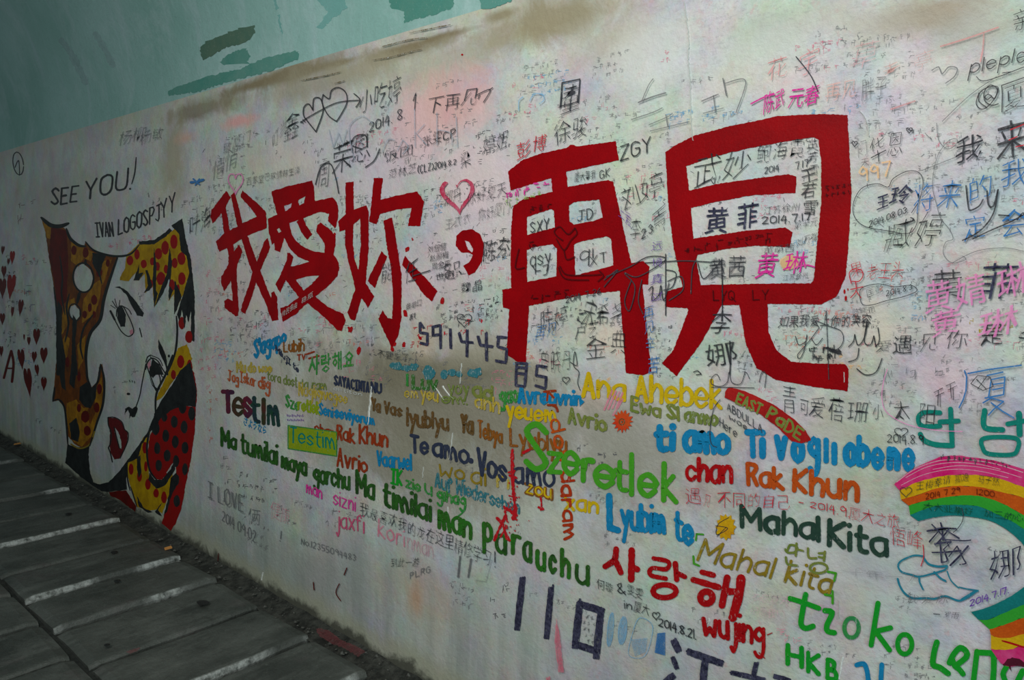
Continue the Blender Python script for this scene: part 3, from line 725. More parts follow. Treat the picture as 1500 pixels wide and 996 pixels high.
tag(k.make('paint_splash', RED2), 'small red drips and splashes around the foot of the third red character', 'paint splash', kind='stuff')
# ================================================================== comic-style mural of a woman's face (far left)
lift = next_layer(); LAYER[0] += 10
mural = empty('mural', on_wall((190, 720), lift), 'comic style mural of a frowning woman with yellow and black hair and a speech bubble', 'mural')
class Spots(Ink):
    pass
def spots(name, k, m, d, label=None):
    # every dot is a part of its own
    for f in k.f:
        q = Ink(); q.v = [k.v[i] for i in f]; q.f = [tuple(range(len(f)))]
        part(name, q, m, d, label)
def pieces(name, k, m, d, label=None):
    # every separate brush shape is a part of its own
    for d0 in sorted({v[2] for v in k.v}):
        ids = [i for i, v in enumerate(k.v) if v[2] == d0]; mp = {a: b for b, a in enumerate(ids)}
        q = Ink(); q.v = [k.v[i] for i in ids]; q.f = [tuple(mp[i] for i in f) for f in k.f if f[0] in mp]
        part(name, q, m, d, label)
def part(name, k, m, d, label=None):
    o = k.make(name, m, mural, lift + d * .000008)
    if label: o['label'] = label
    return o
HAIRB = paint((.26, .07, .008), (.035, .014, .006), .0, 1, .5, 26)
HAIRY = paint((.58, .36, .006), (.30, .15, .006), .0, 1, .5, 26)
HAIRO = paint((.50, .23, .010), (.13, .04, .008), .0, 1, .5, 30)
MBLK = paint((.012, .013, .014), (.03, .035, .035), .0, 1, .5, 30)
MRED = paint((.34, .006, .006), (.26, .012, .01), .0, 1, .5, 30)
DRED = paint((.17, .008, .006), (.06, .008, .006), .0, 1, .5, 24)
LIP = paint((.16, .012, .014), (.10, .01, .012), .0, 1, .5, 30)
SKIN = paint((.62, .68, .66), (.50, .56, .55), .45, .8, .5, 30)
w1 = lambda P: X('w1', P); w2 = lambda P: X('w2', P)
part('hair', Ink().fill(w1([(42,75),(95,118),(165,128),(190,150),(215,205),(260,232),(290,240),(300,215),(345,262),(420,290),(490,300),(460,380),(420,480),(395,590),(375,680),(325,760),(305,830),(300,900),(310,990)]) +
     w2([(222,130),(245,185),(275,150),(290,60),(305,50),(318,130),(310,270),(285,360),(262,430),(235,510),(190,520),(150,500),(110,450),(100,370),(90,290),(60,255),(25,262),(38,150)]) + w1([(130,900),(128,650),(110,450),(85,300),(65,160)]),
     [w1([(285,342),(330,380),(345,430),(320,500),(280,508),(240,480),(228,410),(245,360)]), w1([(235,580),(262,610),(265,650),(245,675),(215,660),(203,620),(212,590)])]), HAIRB, 0, 'brown and orange hair mass left of the face')
k = Ink()
for P in ([(42,85),(80,125),(105,135),(95,200),(75,190)], [(215,215),(290,250),(345,275),(330,330),(290,310),(260,360),(215,330)], [(200,560),(235,540),(240,580),(200,600),(195,700),(150,780),(160,650)],
          [(350,460),(400,430),(380,560),(350,640),(280,690),(285,560)], [(140,850),(180,760),(210,780),(190,900),(150,960)], [(250,820),(300,760),(290,900),(260,960)], [(370,330),(450,320),(430,380),(400,470),(370,400)]): k.fill(w1(P))
for P in ([(105,270),(160,250),(200,300),(230,290),(215,330),(250,420),(180,500),(130,470),(105,360)], [(265,220),(300,120),(312,200),(290,340),(250,450),(190,515),(140,480),(175,430),(215,440),(265,330)]): k.fill(w2(P))
pieces('hair_streak', k, HAIRO, 1, 'orange yellow streak in the left hair')
k = Ink()
for (x, y, rx, ry) in ((232,265,16,28),(300,280,18,30),(380,390,18,34),(430,340,12,22),(350,555,18,30),(325,600,12,26),(295,640,14,24),(350,640,10,22)): k.dot(*w1([(x, y)])[0], rx / 4, ry / 4)
for (x, y, rx, ry) in ((120,310,12,22),(152,290,12,30),(175,298,12,24),(210,345,24,34),(275,295,16,30),(222,425,20,28),(290,190,14,30),(175,120,10,30),(110,40,12,30)): k.dot(*w2([(x, y)])[0], rx / 3.83, ry / 3.83)
spots('hair_spot', k, DRED, 2, 'dark red dot in the left hair')
part('hair_patch', Ink().fill(w1([(100,130),(190,150),(200,330),(190,560),(140,620),(115,430),(85,300)])), DRED, 2, 'dark red patch at the far left of the hair')
k = Ink()
for P, c in (([(140,560),(165,600),(160,760),(185,900),(175,996),(130,996),(128,700)], 1), ([(225,640),(250,680),(240,800),(255,996),(215,996),(220,820)], 1), ([(340,280),(420,292),(395,360),(380,420),(340,340)], 1)): k.fill(w1(P))
for P in ([(180,180),(220,150),(245,190),(275,160),(270,240),(240,300),(205,290),(175,250)], [(120,385),(160,350),(180,430),(170,490),(130,470)], [(60,60),(90,40),(100,200),(75,180)], [(130,60),(160,80),(150,190),(120,160)]): k.fill(w2(P))
for cr, P, w in (('w1', [(42,75),(95,118),(150,125),(200,108)], 6), ('w1', [(188,140),(210,195),(260,236),(300,242)], 4.4), ('w1', [(300,215),(340,260),(400,286),(480,300),(560,288),(612,235)], 3.2), ('w1', [(150,300),(165,420),(160,520),(180,640)], 2.5), ('w1', [(205,520),(190,600),(200,700),(180,800)], 3), ('w1', [(400,300),(380,380),(395,460)], 2.5), ('w1', [(345,640),(290,720),(270,820),(285,900)], 3), ('w1', [(115,480),(130,600),(140,760),(135,900)], 3),
                 ('w1', [(485,310),(460,380),(430,470),(405,560),(385,670),(330,745),(308,820),(302,900),(310,996)], 4.6), ('w2', [(216,60),(222,130),(245,190),(280,150),(296,52),(316,140),(310,270),(275,380),(235,510)], 3.2),
                 ('w2', [(40,180),(28,258),(62,250),(92,290),(104,380),(112,500)], 3), ('w1', [(300,320),(298,350)], 4), ('w1', [(268,505),(250,575)], 5)):
    k.line(X(cr, P), w, taper=.5)
k.ring(*w1([(287,425)])[0], 15, 21.5, 2.6, rot=-.08); k.ring(*w1([(237,627)])[0], 8.4, 12.6, 2, rot=-.2)
part('outline', k, MBLK, 3, 'black outlines of hair and speech bubble')
# fringe and right hair
k = Ink().fill(w1([(540,290),(575,262),(612,225),(700,230),(790,165),(830,130),(850,180),(895,300),(905,400),(870,520),(835,600),(820,640),(815,520),(785,560),(792,420),(775,440),(740,520),(700,600),(690,470),(650,515),(645,400),(610,440),(580,440),(595,390),(550,445),(500,440),(500,425),(530,370)]))
k.fill(w2([(715,0),(690,70),(620,215),(605,260),(640,240),(700,150),(745,90),(790,60),(810,20),(780,-60),(730,-40)]))
k.fill(w2([(575,420),(530,470),(500,580),(450,600),(443,660),(465,740),(500,850),(560,872),(610,868),(640,890),(690,760),(705,640),(650,700),(610,745),(570,690),(556,560)]))
part('fringe', k, HAIRY, 1, 'yellow fringe and right side hair')
k = Ink()
for (x, y, rx, ry) in ((560,325,20,28),(600,290,16,30),(640,345,18,26),(725,285,22,34),(765,250,22,40),(815,215,22,44),(860,315,24,38),(690,330,14,24),(740,430,26,40),(770,375,14,26),(680,460,14,26),(820,340,18,30),(862,430,22,38),(805,470,18,36),(840,490,10,26),(862,690,20,36),(903,770,22,36),(720,360,14,26),(855,915,22,38),(905,950,18,40)):
    k.dot(*w1([(x, y)])[0], rx / 3.98, ry / 3.98)
for (x, y, rx, ry) in ((745,35,20,34),(795,55,14,30),(705,110,14,28),(762,140,16,30),(545,520,14,34),(468,640,14,32),(515,680,14,32),(562,725,16,32),(608,775,16,26),(652,800,16,34),(550,625,10,30),(660,680,10,26)): k.dot(*w2([(x, y)])[0], rx / 3.83, ry / 3.83)
spots('hair_spot', k, MRED, 2, 'red dot on the yellow hair')
k = Ink()
for P in ([(800,120),(865,80),(880,180),(915,320),(937,540),(935,800),(915,790),(915,620),(900,685),(888,640),(878,720),(862,610),(850,680),(832,640),(870,520),(905,400),(890,300),(855,270),(845,170)],
          [(610,213),(700,205),(765,160),(790,135),(805,150),(770,185),(700,230),(612,232)], [(580,440),(600,385),(615,340),(610,400),(640,395),(612,440)], [(790,240),(805,330),(800,400),(790,470),(810,500),(790,560),(783,540),(790,420),(760,500),(700,602),(735,500),(775,400)],
          [(640,515),(665,470),(650,380),(662,380),(690,470),(672,500)], [(700,250),(715,360),(710,500),(722,520),(700,600),(692,440)], [(820,440),(850,500),(860,540),(832,610),(815,640)]): k.fill(w1(P))
for P in ([(745,85),(800,40),(835,200),(830,290),(765,285),(700,305),(640,350),(604,400),(596,330),(640,250),(700,160)], [(98,605),(112,500),(160,518),(232,512),(228,560),(235,650),(255,715),(290,726),(340,715),(400,655),(480,545),(560,435),(600,330),(622,380),(575,430),(530,500),(505,580),(450,605),(440,690),(445,755),(345,768),(300,765),(180,680)],
          [(570,660),(600,700),(640,700),(690,640),(705,600),(715,640),(660,730),(610,752),(565,700)], [(500,580),(520,560),(525,660),(510,690),(500,640)], [(500,790),(540,860),(590,880),(560,884),(510,850)], [(600,880),(640,830),(620,870),(640,905),(610,890)],
          [(690,690),(720,660),(735,700),(710,760),(690,800),(670,880),(650,900),(680,780)]): k.fill(w2(P))
for cr, P, w in (('w1', [(830,650),(835,740),(825,850),(800,930),(770,990)], 3), ('w2', [(700,0),(660,110),(610,215),(604,330)], 3.2), ('w2', [(575,400),(556,520),(570,640),(610,700)], 3), ('w2', [(445,610),(448,700),(462,760)], 2), ('w2', [(465,740),(500,850)], 2)):
    k.line(X(cr, P), w, taper=.4)
part('hair_shadow', k, MBLK, 3, 'black strands and black mass right of the face')
k = Ink().fill(w2([(604,395),(640,350),(700,303),(765,285),(830,290),(825,420),(800,600),(775,720),(750,860),(715,950),(690,985),(640,945),(680,790),(722,670),(712,590),(690,620),(640,700),(600,698),(572,650),(560,560),(572,450)]))
k.fill(w2([(795,60),(820,100),(838,200),(832,290),(806,280),(806,160)]))
part('sleeve', k, MRED, 2, 'red cloth with black dots')
k = Ink()
for (x, y, rx, ry) in ((605,412,22,38),(710,375,20,36),(765,405,20,36),(662,452,20,36),(716,487,20,36),(614,523,18,34),(770,520,20,34),(622,620,18,34),(670,565,20,34),(720,595,18,34),(655,350,16,24),(757,295,22,34),(808,330,20,40),(770,640,16,34),(720,700,18,34),(724,820,18,34)): k.dot(*w2([(x, y)])[0], rx / 3.83, ry / 3.83)
spots('sleeve_dot', k, MBLK, 4)
k = Ink().fill(w2([(345,768),(440,760),(495,850),(490,880),(400,810),(350,790)])); part('collar', k, DRED, 3, 'dull red patch under the chin')
k = Ink().line(w2([(130,500),(180,524),(235,500),(262,430)]), 2.2); part('hair_edge', k, MUS, 4)
# face: brows, eyes, nose, lips
k = Ink().fill(w1([(470,482),(500,476),(545,505),(590,560),(640,630),(632,652),(600,645),(570,590),(540,530),(505,490)]))
k.fill(w1([(725,785),(745,820),(770,880),(778,950),(745,890),(725,840)])); pieces('eyebrow', k, MBLK, 3)
k = Ink()
for P, w in (([(455,640),(480,690),(510,740),(550,768),(580,745),(572,700),(545,640),(515,590),(485,605),(480,650)], 1.5), ([(480,600),(455,560)], 1.2), ([(485,600),(470,548)], 1), ([(495,590),(500,555)], 1), ([(475,605),(445,585)], 1), ([(515,590),(550,610),(568,640)], 1.2), ([(615,720),(628,770)], 1.6),
             ([(650,960),(660,920),(685,895),(720,910),(750,960),(770,990)], 1.8), ([(685,880),(730,900),(750,940)], 1.2), ([(445,620),(470,670)], 3)): k.line(w1(P), w)
k.fill(w1([(485,605),(512,588),(535,640),(530,710),(505,712),(485,660)])); k.fill(w1([(690,905),(730,930),(755,990),(700,990),(680,940)])); k.dot(*w1([(786,882)])[0], 1.6, 2.2)
for P, w in (([(550,40),(560,10),(580,0)], 1.6), ([(555,60),(580,130),(610,200),(625,190),(630,130),(600,60)], 1.6), ([(575,10),(620,60),(640,120),(655,130)], 1.4), ([(640,0),(665,60),(672,110)], 2.6), ([(550,50),(530,150),(515,230),(495,290)], 1.5)): k.line(w2(P), w)
k.fill(w2([(570,60),(600,70),(605,110),(590,130),(570,110)]))
k.fill(w2([(560,100),(590,170),(620,190),(615,215),(585,170)]))
for (x, y) in ((458,140),(472,142),(485,146)): k.line(w2([(x, y), (x + 3, y + 12)]), 1.1)
k.dot(*w2([(452,218)])[0], 2.6, 1.8)
k.fill(w2([(430,335),(435,300),(455,288),(475,300),(495,285),(505,300),(490,345),(475,350),(465,340),(455,360),(458,330),(450,305)]))
part('eye', k, MBLK, 4, 'black drawn eyes, lashes and nose')
k = Ink().fill(w1([(555,735),(575,725),(578,750),(560,760)])); k.fill(w1([(660,925),(680,905),(680,940),(668,960)])); part('eye_corner', k, PINKP, 5)
k = Ink().fill(w2([(340,350),(375,352),(395,362),(415,380),(430,420),(448,432),(445,490),(420,545),(400,582),(375,585),(352,545),(345,500),(350,440),(338,380)]), [w2([(378,405),(400,440),(412,490),(412,525),(400,520),(385,470),(374,430)])]); part('lips', k, LIP, 3, 'dark red parted lips')
k = Ink()
for P, w in (([(338,350),(340,390),(355,440),(350,500),(340,520),(350,545),(362,600)], 1.8), ([(338,350),(375,350),(415,375),(432,420),(450,435),(446,490),(405,580)], 1.4), ([(372,405),(385,460),(402,525)], 1.6)): k.line(w2(P), w)
part('lip_line', k, MBLK, 4)
# speech
W('SEE', (75,300), (112,295), 24, 2.5, BLK, 'first short word of the black greeting above the mural bubble', h1=22, sl=.1, split=False)
W('YOU', (124,292), (185,277), 27, 2.6, BLK, 'second word of the black greeting above the comic woman', h1=30, sl=.1, split=False)
tag(Ink().line(X('top', [(662,765),(655,840),(640,895)]), 2, taper=.4).dot(190.5, 276.5, 1.6).make('exclamation_mark', BLK), 'long black exclamation mark after the greeting above the mural', 'writing')
W('IVAN', (141,346), (166,346), 20, 2.2, BLK, 'narrow black capitals inside the bubble, first word', sl=-.1, split=False)
W('LOGOSPJ', (173,344), (236,322), 21, 2.2, BLK, 'second longer word of narrow black capitals inside the bubble', h1=24, split=False)
W('YY', (236,322), (256,308), 26, 2.0, BLK, 'two tall thin Y letters at the end of the bubble text', split=False)
tag(Ink().ring(*X('top', [(88,795)])[0], 7.5, 17, 1.3, rot=-.15, a0=20, a1=370).line(X('top', [(72,815),(90,780),(95,850)]), 1.2).make('doodle', PEN), 'small oval pen mark on the wall high above the hearts', 'drawing')
# ------------------------------------------------------------------ hearts at the far left
for i, (x, y, w, h, sk) in enumerate(((14,125,18,50,.1),(64,160,26,75,.05),(44,185,14,40,.1),(20,235,26,70,0),(12,315,40,110,0),(58,305,44,140,.1),(108,420,26,95,.1),(65,445,16,60,.1),(12,480,28,65,0),(190,570,36,90,.02),(150,598,18,50,0),(125,580,9,35,0),
        (178,680,26,65,.05),(228,668,38,90,.02),(110,685,36,115,-.1),(192,748,22,65,-.1),(145,800,40,160,-.12),(228,818,30,75,0),(6,650,22,60,0))):
    lab = ['small dark red heart at the left frame edge, topmost', 'red heart high up, second from the left frame edge', 'tiny red heart under the two topmost hearts', 'red heart tucked above the big bright one at left', 'wide dark red heart cut by the left frame edge', 'brightest and broadest red heart in the upper left cluster',
           'slim red heart nearest the hair in the upper cluster', 'thin red heart below the bright heart', 'small red heart at frame edge, foot of the upper cluster', 'red heart at the top of the lower cluster', 'small red heart left under the top of the lower cluster', 'tiniest sliver of a red heart in the lower cluster',
           'small red heart in the middle of the lower cluster', 'wide red heart nearest the hair in the lower cluster', 'long red heart right of the red letter A', 'small tilted red heart between two long ones', 'longest red heart, its tip dripping to the lower left', 'lowest red heart of the cluster', 'red heart half hidden by the frame edge beside the letter A'][i]
    c = X('h', [(x, y)])[0]
    tag(Ink().fill(heart_pts(c[0], c[1], w / 3.557 * .92, h / 3.557, sk=-sk), rough=.2, step=2, curve=True).make('painted_heart', MRED if i in (5, 1) else DRED), lab, 'heart', 'red hearts left of the mural')
k = Ink()
for P, w in (([(20,795),(45,700),(58,655)], 3.4), ([(58,655),(70,720),(62,815)], 3.6), ([(35,745),(68,745)], 2.2)): k.line(X('h', P), w)
tag(k.make('painted_letter', DRED), 'dark red letter A among the hearts', 'writing')
# ================================================================== painted words of love in many languages
def S_(name, label, strokes, m, cr='p', cat='writing', curve=True, rough=.05, taper=0, fills=(), group=None):
    """strokes: (points, width in px)"""
    k = Ink()
    for P, w in strokes: k.line(X(cr, P), w, curve=curve, rough=rough, taper=taper)
    for P in fills: k.fill(X(cr, P))
    return tag(k.make(name, m), label, cat, group)
def words(items, m, w, cat='writing'):
    for (txt, p0, p1, h0, h1, label) in items: W(txt, p0, p1, h0, w, m, label, h1=h1, cat=cat)
# upper left of the field
W("S'agapo", (373,524), (418,500), 25, 3.4, BLUE, 'bright blue brush word sloping upward under the first two red characters', h1=17)
W('Lubih', (416,515), (445,514), 14, 2.3, BRN2, 'small orange brown word right of the sloping blue word', h1=18, split=True)
W('TV', (436,528), (447,526), 8, 1.8, RBRN, 'two tiny orange brown capitals under the small brown word')
S_('paint_dash', 'two short orange red dashes above the green Korean word', [([(855,325),(930,300)], 2.6), ([(880,365),(975,340)], 2.6)], RBRN, 'a', 'paint mark')
T('사랑해요', (452,549), (520,537), 28, MGRN, 'small green Korean word below the second red character', off=.022, h1=26, wob=.5, name='painted_word')
W('Mu do woo', (347,545), (397,545), 15, 2.5, YEL2, 'small yellow words above the orange phrase at left', h1=11)
W('MilujI te', (404,514), (437,546), 8, 1.5, NAVY, 'tiny dark blue words running down to the right beside the blue word', h1=8)
W('Jag', (334,557), (349,561), 15, 2.1, ORG2, 'first word of the orange red phrase above the thick dark word', h1=12)
W('Iskar', (352,559), (374,566), 15, 2.0, ORG2, 'middle word of the orange red phrase above the thick dark word', h1=14)
W('dig', (379,567), (395,572), 16, 2.4, ORG2, 'last word of the orange red phrase at left, its tail hanging low', h1=17)
k1, k2, k3 = paint((.05,.02,.05), (.20,.015,.02), 0, 1, .45, 25), paint((.015,.05,.02), (.12,.015,.02), 0, 1, .45, 25), paint((.02,.03,.06), (.015,.09,.02), 0, 1, .45, 25)
lt = []
for ch, x0, x1, yb, h in (('T',327,341,603,30), ('e',343,355,606,36), ('s',357,367,609,38), ('t',370,379,616,34), ('I',386,390,620,35), ('m',393,408,621,40)):
    c = {'T':'T','e':'e','s':'s','t':'t','I':'l','m':'m'}[ch]
    lt += letters(c, (x0, yb), (x1 if c != 'l' else x1, yb + 1), h, h, 5.2 if c != 'm' else 4.2)
place('painted_word', 'thick word in dark red, green and navy, largest at the left of the text field', lt, [k1, k2, k1, k3, k2, k3], split=True)
T('さようなら', (356,622), (391,638), 14, BLUE, 'small bright blue Japanese word under the thick dark word', off=.02, h1=13, name='painted_word')
W('tora dost', (392,556), (435,567), 12, 1.8, OLV, 'faded olive words right of the orange phrase', h1=14)
W('da ram', (438,568), (478,571), 12, 1.8, OLV, 'faded olive words below the Korean word, second half', h1=13)
W('Nagligivagee', (438,579), (508,590), 19, 2.2, YEL2, 'long ochre yellow word above the green and blue words', h1=13)
W('Sze', (419,595), (437,601), 17, 2.5, MGRN, 'first green letters of the small green and lime word', h1=16)
W('retlek', (437,600), (468,607), 16, 2.5, LIME, 'lime yellow letters finishing the small green and lime word', h1=17)
W('Seni', (468,606), (487,611), 17, 2.3, BLUE, 'first word of the small bright blue phrase', h1=13)
W('seviyorum', (491,611), (548,622), 15, 2.6, BLUE, 'second word of the small bright blue phrase', h1=12)
S_('ink_mark', 'two rows of tiny purple ink marks under the lime word', [([(400+i*10,545+i%3*3),(403+i*10,557+i%2*3)], 1.1) for i in range(10)] + [([(402+i*10,572+i%2*4),(406+i*10,584)], 1.1) for i in range(10)], PURP, 'd', 'ink mark')
W('SAYA', (490,563), (512,569), 13, 2.4, NAVY, 'first word of the small black capitals left of the smeared field', h1=14)
W('CINTA', (515,570), (540,574), 14, 2.4, NAVY, 'second word of the small black capitals')
W('NU', (544,574), (558,576), 14, 2.4, NAVY, 'last faded word of the small black capitals')
W('oliltiton', (489,571), (530,580), 5, 1.0, paint((.7,.72,.7), None, .2, .9), 'row of tiny white letters under the black capitals')
# red, brown words
W('chan', (461,632), (490,641), 13, 2.3, RBRN, 'red brown first word over the top of the yellow box')
W('Rak', (494,643), (519,649), 20, 2.9, RBRN, 'red brown second word right of the yellow box')
W('Khun', (527,649), (567,654), 26, 3.0, RBRN, 'red brown third word with a tall capital', h1=22)
box = tag(Ink().fill([(422,624),(493,633),(493,668),(422,657)]).make('painted_box', LIME), 'yellow painted box with a green outline behind a short word', 'painted box')
Ink().line([(422,623),(493,633),(493,668),(422,657),(422,623)], 1.6, curve=False).make('outline', MGRN, box)
W('Testim', (425,647), (490,658), 21, 2.1, TEAL, 'blue green word inside the yellow box', h1=22, split=True)
W('Avrio', (494,682), (537,692), 27, 3.0, RBRN, 'orange red word under the yellow box', h1=20)
W('Vaarwel', (553,681), (602,688), 20, 3.0, BLUE, 'small bright blue word right of the orange red one', h1=22)
W('IK', (573,707), (588,711), 21, 3.0, KGRN, 'two dark green capitals below the small blue word')
W('zie', (595,713), (615,720), 14, 2.4, MGRN, 'short green word right of the two green capitals')
W('u', (623,721), (632,726), 18, 2.6, MGRN, 'single green letter right of the short green word')
W('gihag', (641,731), (681,741), 17, 2.8, MGRN, 'green word with a long hanging tail above the long dark green line', h1=16)
S_('paint_tail', 'green curl hanging from the green word', [([(679,728),(682,740),(678,750),(671,756)], 2.2)], MGRN, cat='paint mark')
W('Auf', (638,713), (662,722), 20, 2.5, TEAL2, 'faded blue first word of a phrase below the mustard words')
W('Wiedersehen', (668,722), (760,752), 22, 2.4, TEAL2, 'faded teal long word ending at the red drip', h1=18)
W('wo', (643,696), (679,702), 23, 2.6, MUS, 'mustard first word under the navy phrase', h1=19)
W('ai', (691,707), (711,710), 24, 2.8, MUS, 'mustard second word under the navy phrase')
W('ni', (729,713), (751,717), 24, 3.0, YEL2, 'mustard yellow third word beside the red drip')
W('zou', (770,722), (808,731), 20, 4.6, BRN2, 'brown edged yellow word below the navy ending')
W('zou', (771,721), (807,729), 18, 2.2, YEL, 'yellow fill of the brown edged word', split=False)
W('xan', (828,746), (875,751), 24, 3.6, YEL, 'yellow word right of the upright red letters', h1=22)
# brown middle
W('Ya', (545,600), (556,604), 17, 3.0, BRN, 'short brown word below the smeared patch, leftmost')
W('Vas', (563,604), (588,610), 16, 2.8, BRN, 'brown word with a slanted start, second in its line')
W('lyublyu', (597,622), (656,630), 24, 3.6, BRN, 'muddy brown long word left of centre', h1=22)
W('Ya', (676,632), (692,635), 24, 4.0, BRN, 'thick brown two letter word above the navy phrase')
W('Tebya', (701,640), (735,648), 24, 3.0, BRN2, 'brown word turning orange, right of the thick brown one', h1=18)
W('Lyublyu', (748,652), (829,665), 24, 3.2, BRN2, 'orange brown word crossing the big green S', h1=26)
for (t, a, b, h, h1, l) in (('Te', (603,661), (626,665), 24, 24, 'navy first word of the bold phrase left of centre'), ('amo', (635,666), (685,679), 25, 28, 'navy second word of the bold phrase, crossed by a white drip'),
        ('Vos', (701,694), (741,704), 37, 30, 'navy third word beginning with a wide V'), ('amo', (753,706), (811,712), 32, 34, 'navy last word, left of the upright red letters')): W(t, a, b, h, 4.0, NAVY, l, h1=h1)
tag(Ink().dot(690, 675, 3.6, 4.2).make('full_stop', NAVY), 'thick navy dot in the middle of the navy phrase', 'writing')
# smeared patch between 591... and the brown line
k = Ink()
for (x, y, rx, ry) in ((580,536,9,6),(596,539,8,5),(606,537,7,5),(628,545,9,11),(650,548,6,7),(662,546,6,5),(672,548,5,5),(694,547,9,7),(700,544,6,6)): k.dot(x, y, rx, ry, 12, 0, .22)
tag(k.make('smeared_word', TEAL2), 'smeared blue green word rubbed out under the black digits', 'writing')
W('I', (596,564), (597,564), 15, 3.0, MGRN, 'single green stroke left of the smeared green words')
W('Luv', (605,568), (640,570), 18, 4.2, paint((.03,.17,.02), (.10,.2,.06), .35, .9), 'thick smeared green word below the smeared blue one')
W('yoy', (657,576), (686,578), 18, 2.4, OLV, 'dull green word in the smeared patch')
W('ad', (694,580), (720,586), 20, 4.0, OLV2, 'thick green two letter word in the smeared patch')
W('gao', (733,590), (758,588), 22, 3.6, MGRN, 'green word left of the small bright blue one under the digits')
W('em', (593,582), (612,583), 14, 2.0, YEL2, 'small yellow word below the single green stroke')
W('yeu', (617,583), (641,588), 16, 2.4, YEL2, 'small yellow word with a long leg in the smeared patch')
W('em.', (648,590), (684,592), 14, 2.4, OLV, 'dull olive word and dot right of the small yellow one')
W('anh', (697,596), (731,605), 18, 2.8, YEL2, 'dull yellow word right of the olive one', h1=22)
W('yeu', (743,612), (778,614), 25, 3.8, YEL, 'bright yellow word under the green one', h1=22)
W('em', (784,617), (814,616), 25, 3.6, YEL, 'bright yellow word left of the upright red letters', h1=20)
W('Avreuvnir', (760,590), (850,593), 24, 3.8, BLUE, 'bright blue word under the black digits eight and five', h1=18)
tag(Ink().fill([(848,582),(856,588),(849,596)]).make('paint_mark', BLUE), 'small blue wedge ending the blue word under the digits', 'paint mark')
# upright word reading downward
W('kr', (797,574), (806,603), 18, 3.0, RBRN, 'red letters behind the blue word, top of the upright column', up=(.9, -.1))
W('dov', (806,617), (818,680), 20, 3.2, ORG, 'orange red letters turned sideways, middle of the upright column', up=(.9, -.2))
W('daram', (822,692), (826,790), 20, 3.6, paint((.52,.05,.01),(.42,.03,.01),.08), 'orange red word turned sideways and running down to the wall centre', up=(.9, -.08), h1=20)
# green big word letter by letter
lt = []
for ch, x0, x1, yb, h in (('S',771,799,687,66), ('z',804,821,690,40), ('e',827,845,693,46), ('r',854,868,703,44), ('e',874,897,711,44), ('t',902,917,716,40), ('l',925,928,724,58), ('e',938,959,725,46), ('k',972,990,733,54)):
    lt += letters(ch, (x0, yb), (x1, yb + 2), h, h, 7.0 if ch in 'Szer' else 6.4, wob=.25)
place('painted_word', 'big bright green word across the centre of the wall', lt, GRN, split=True)
W('Ana', (854,579), (914,585), 33, 5.0, YEL, 'big yellow first word under the red gate character', h1=30)
W('Ahebek', (932,586), (1056,598), 35, 5.2, YEL, 'big yellow second word between the feet of the last red character', h1=40)
W('Avrio', (833,619), (887,632), 22, 4.0, OLV2, 'olive green word left of the red flower', h1=20)
W('Ewa', (925,601), (966,611), 20, 3.6, OLV2, 'olive green word right of the red flower', h1=17)
W('Sl', (978,611), (994,615), 19, 3.8, OLV2, 'two olive green letters under the yellow word')
W('anmo', (1004,616), (1050,622), 19, 4.0, OLV, 'smudged olive green word under the end of the yellow word')
k = Ink(); P = []
for i in range(30):
    r = 15.5 if i % 2 == 0 else 10.5; a = i / 30 * 6.283; P.append((912 + r * math.cos(a) * 1.0, 617 + r * 1.12 * math.sin(a)))
k.fill(P, rough=.8)
tag(k.make('painted_flower', paint((.66,.045,.015),(.7,.12,.02),0)), 'red orange sunflower like blot below the yellow words', 'flower')
tag(Ink().ring(911, 618, 4, 4.5, 1.6).dot(911, 618, 1.8).make('flower_centre', BRN), 'dark brown centre ring painted on the red flower', 'paint mark')
S_('hand_smear', 'streaky pink red smear left above the red flower', [([(885+i*6,600-i*1.0),(897+i*5,572+i*1.2)], 3.2) for i in range(4)] + [([(898,608),(912,585)], 3)], PINKP, cat='paint mark')
# blue thick
W('ti', (962,658), (985,657), 34, 8.2, BLUE, 'thick blue two letter word right of centre', h1=32, rough=.08)
W('amo', (1004,660), (1066,663), 38, 8.0, BLUE, 'thick blue second word under the yellow words', h1=38, rough=.08)
W('Ti', (1096,668), (1117,668), 34, 7.6, BLUE, 'thick blue capital T word under the red curved band', rough=.08)
lt = []
for ch, x0, x1, yb, h in (('v',1138,1150,670,44), ('o',1163,1174,673,42), ('g',1187,1198,672,42), ('l',1210,1211,675,30), ('l',1222,1223,677,26), ('o',1240,1251,679,42), ('b',1258,1270,680,40), ('e',1280,1291,684,40), ('n',1303,1314,685,40), ('e',1325,1336,687,42)):
    lt += letters(ch, (x0, yb), (x1, yb + 1), h, h, 7.8, wob=.2, rough=.08)
place('painted_word', 'thick blue long word ending at the rainbow', lt, BLUE, split=True)
W('chan', (1007,703), (1071,707), 30, 5.2, RED2, 'bright red word right of the big green word', h1=36)
W('Rak', (1096,710), (1146,715), 30, 5.4, ORG, 'orange word under the thick blue words', h1=28)
W('Khun', (1163,719), (1255,733), 30, 6.4, ORG, 'bold orange word under the long blue word', h1=38)
W('Mahal', (1087,771), (1199,790), 30, 6.0, DG2, 'bold blackish green word right of the yellow blossom', h1=32)
W('Kita', (1215,798), (1299,815), 35, 6.6, DG2, 'bold blackish green word with a large capital, right side', h1=34)
W('L', (893,772), (905,775), 46, 8.0, BLUE, 'tall thick blue capital under the big green word')
W('yubim', (911,774), (973,780), 38, 5.6, BLUE, 'blue word after the tall blue capital', h1=36)
W('te', (990,788), (1013,798), 38, 6.0, BLUE, 'short thick blue word left of the green angle mark')
W('Mahal', (1022,820), (1128,846), 30, 3.6, MUS, 'mustard cursive word below the yellow blossom', h1=28, sl=.35, wob=.5)
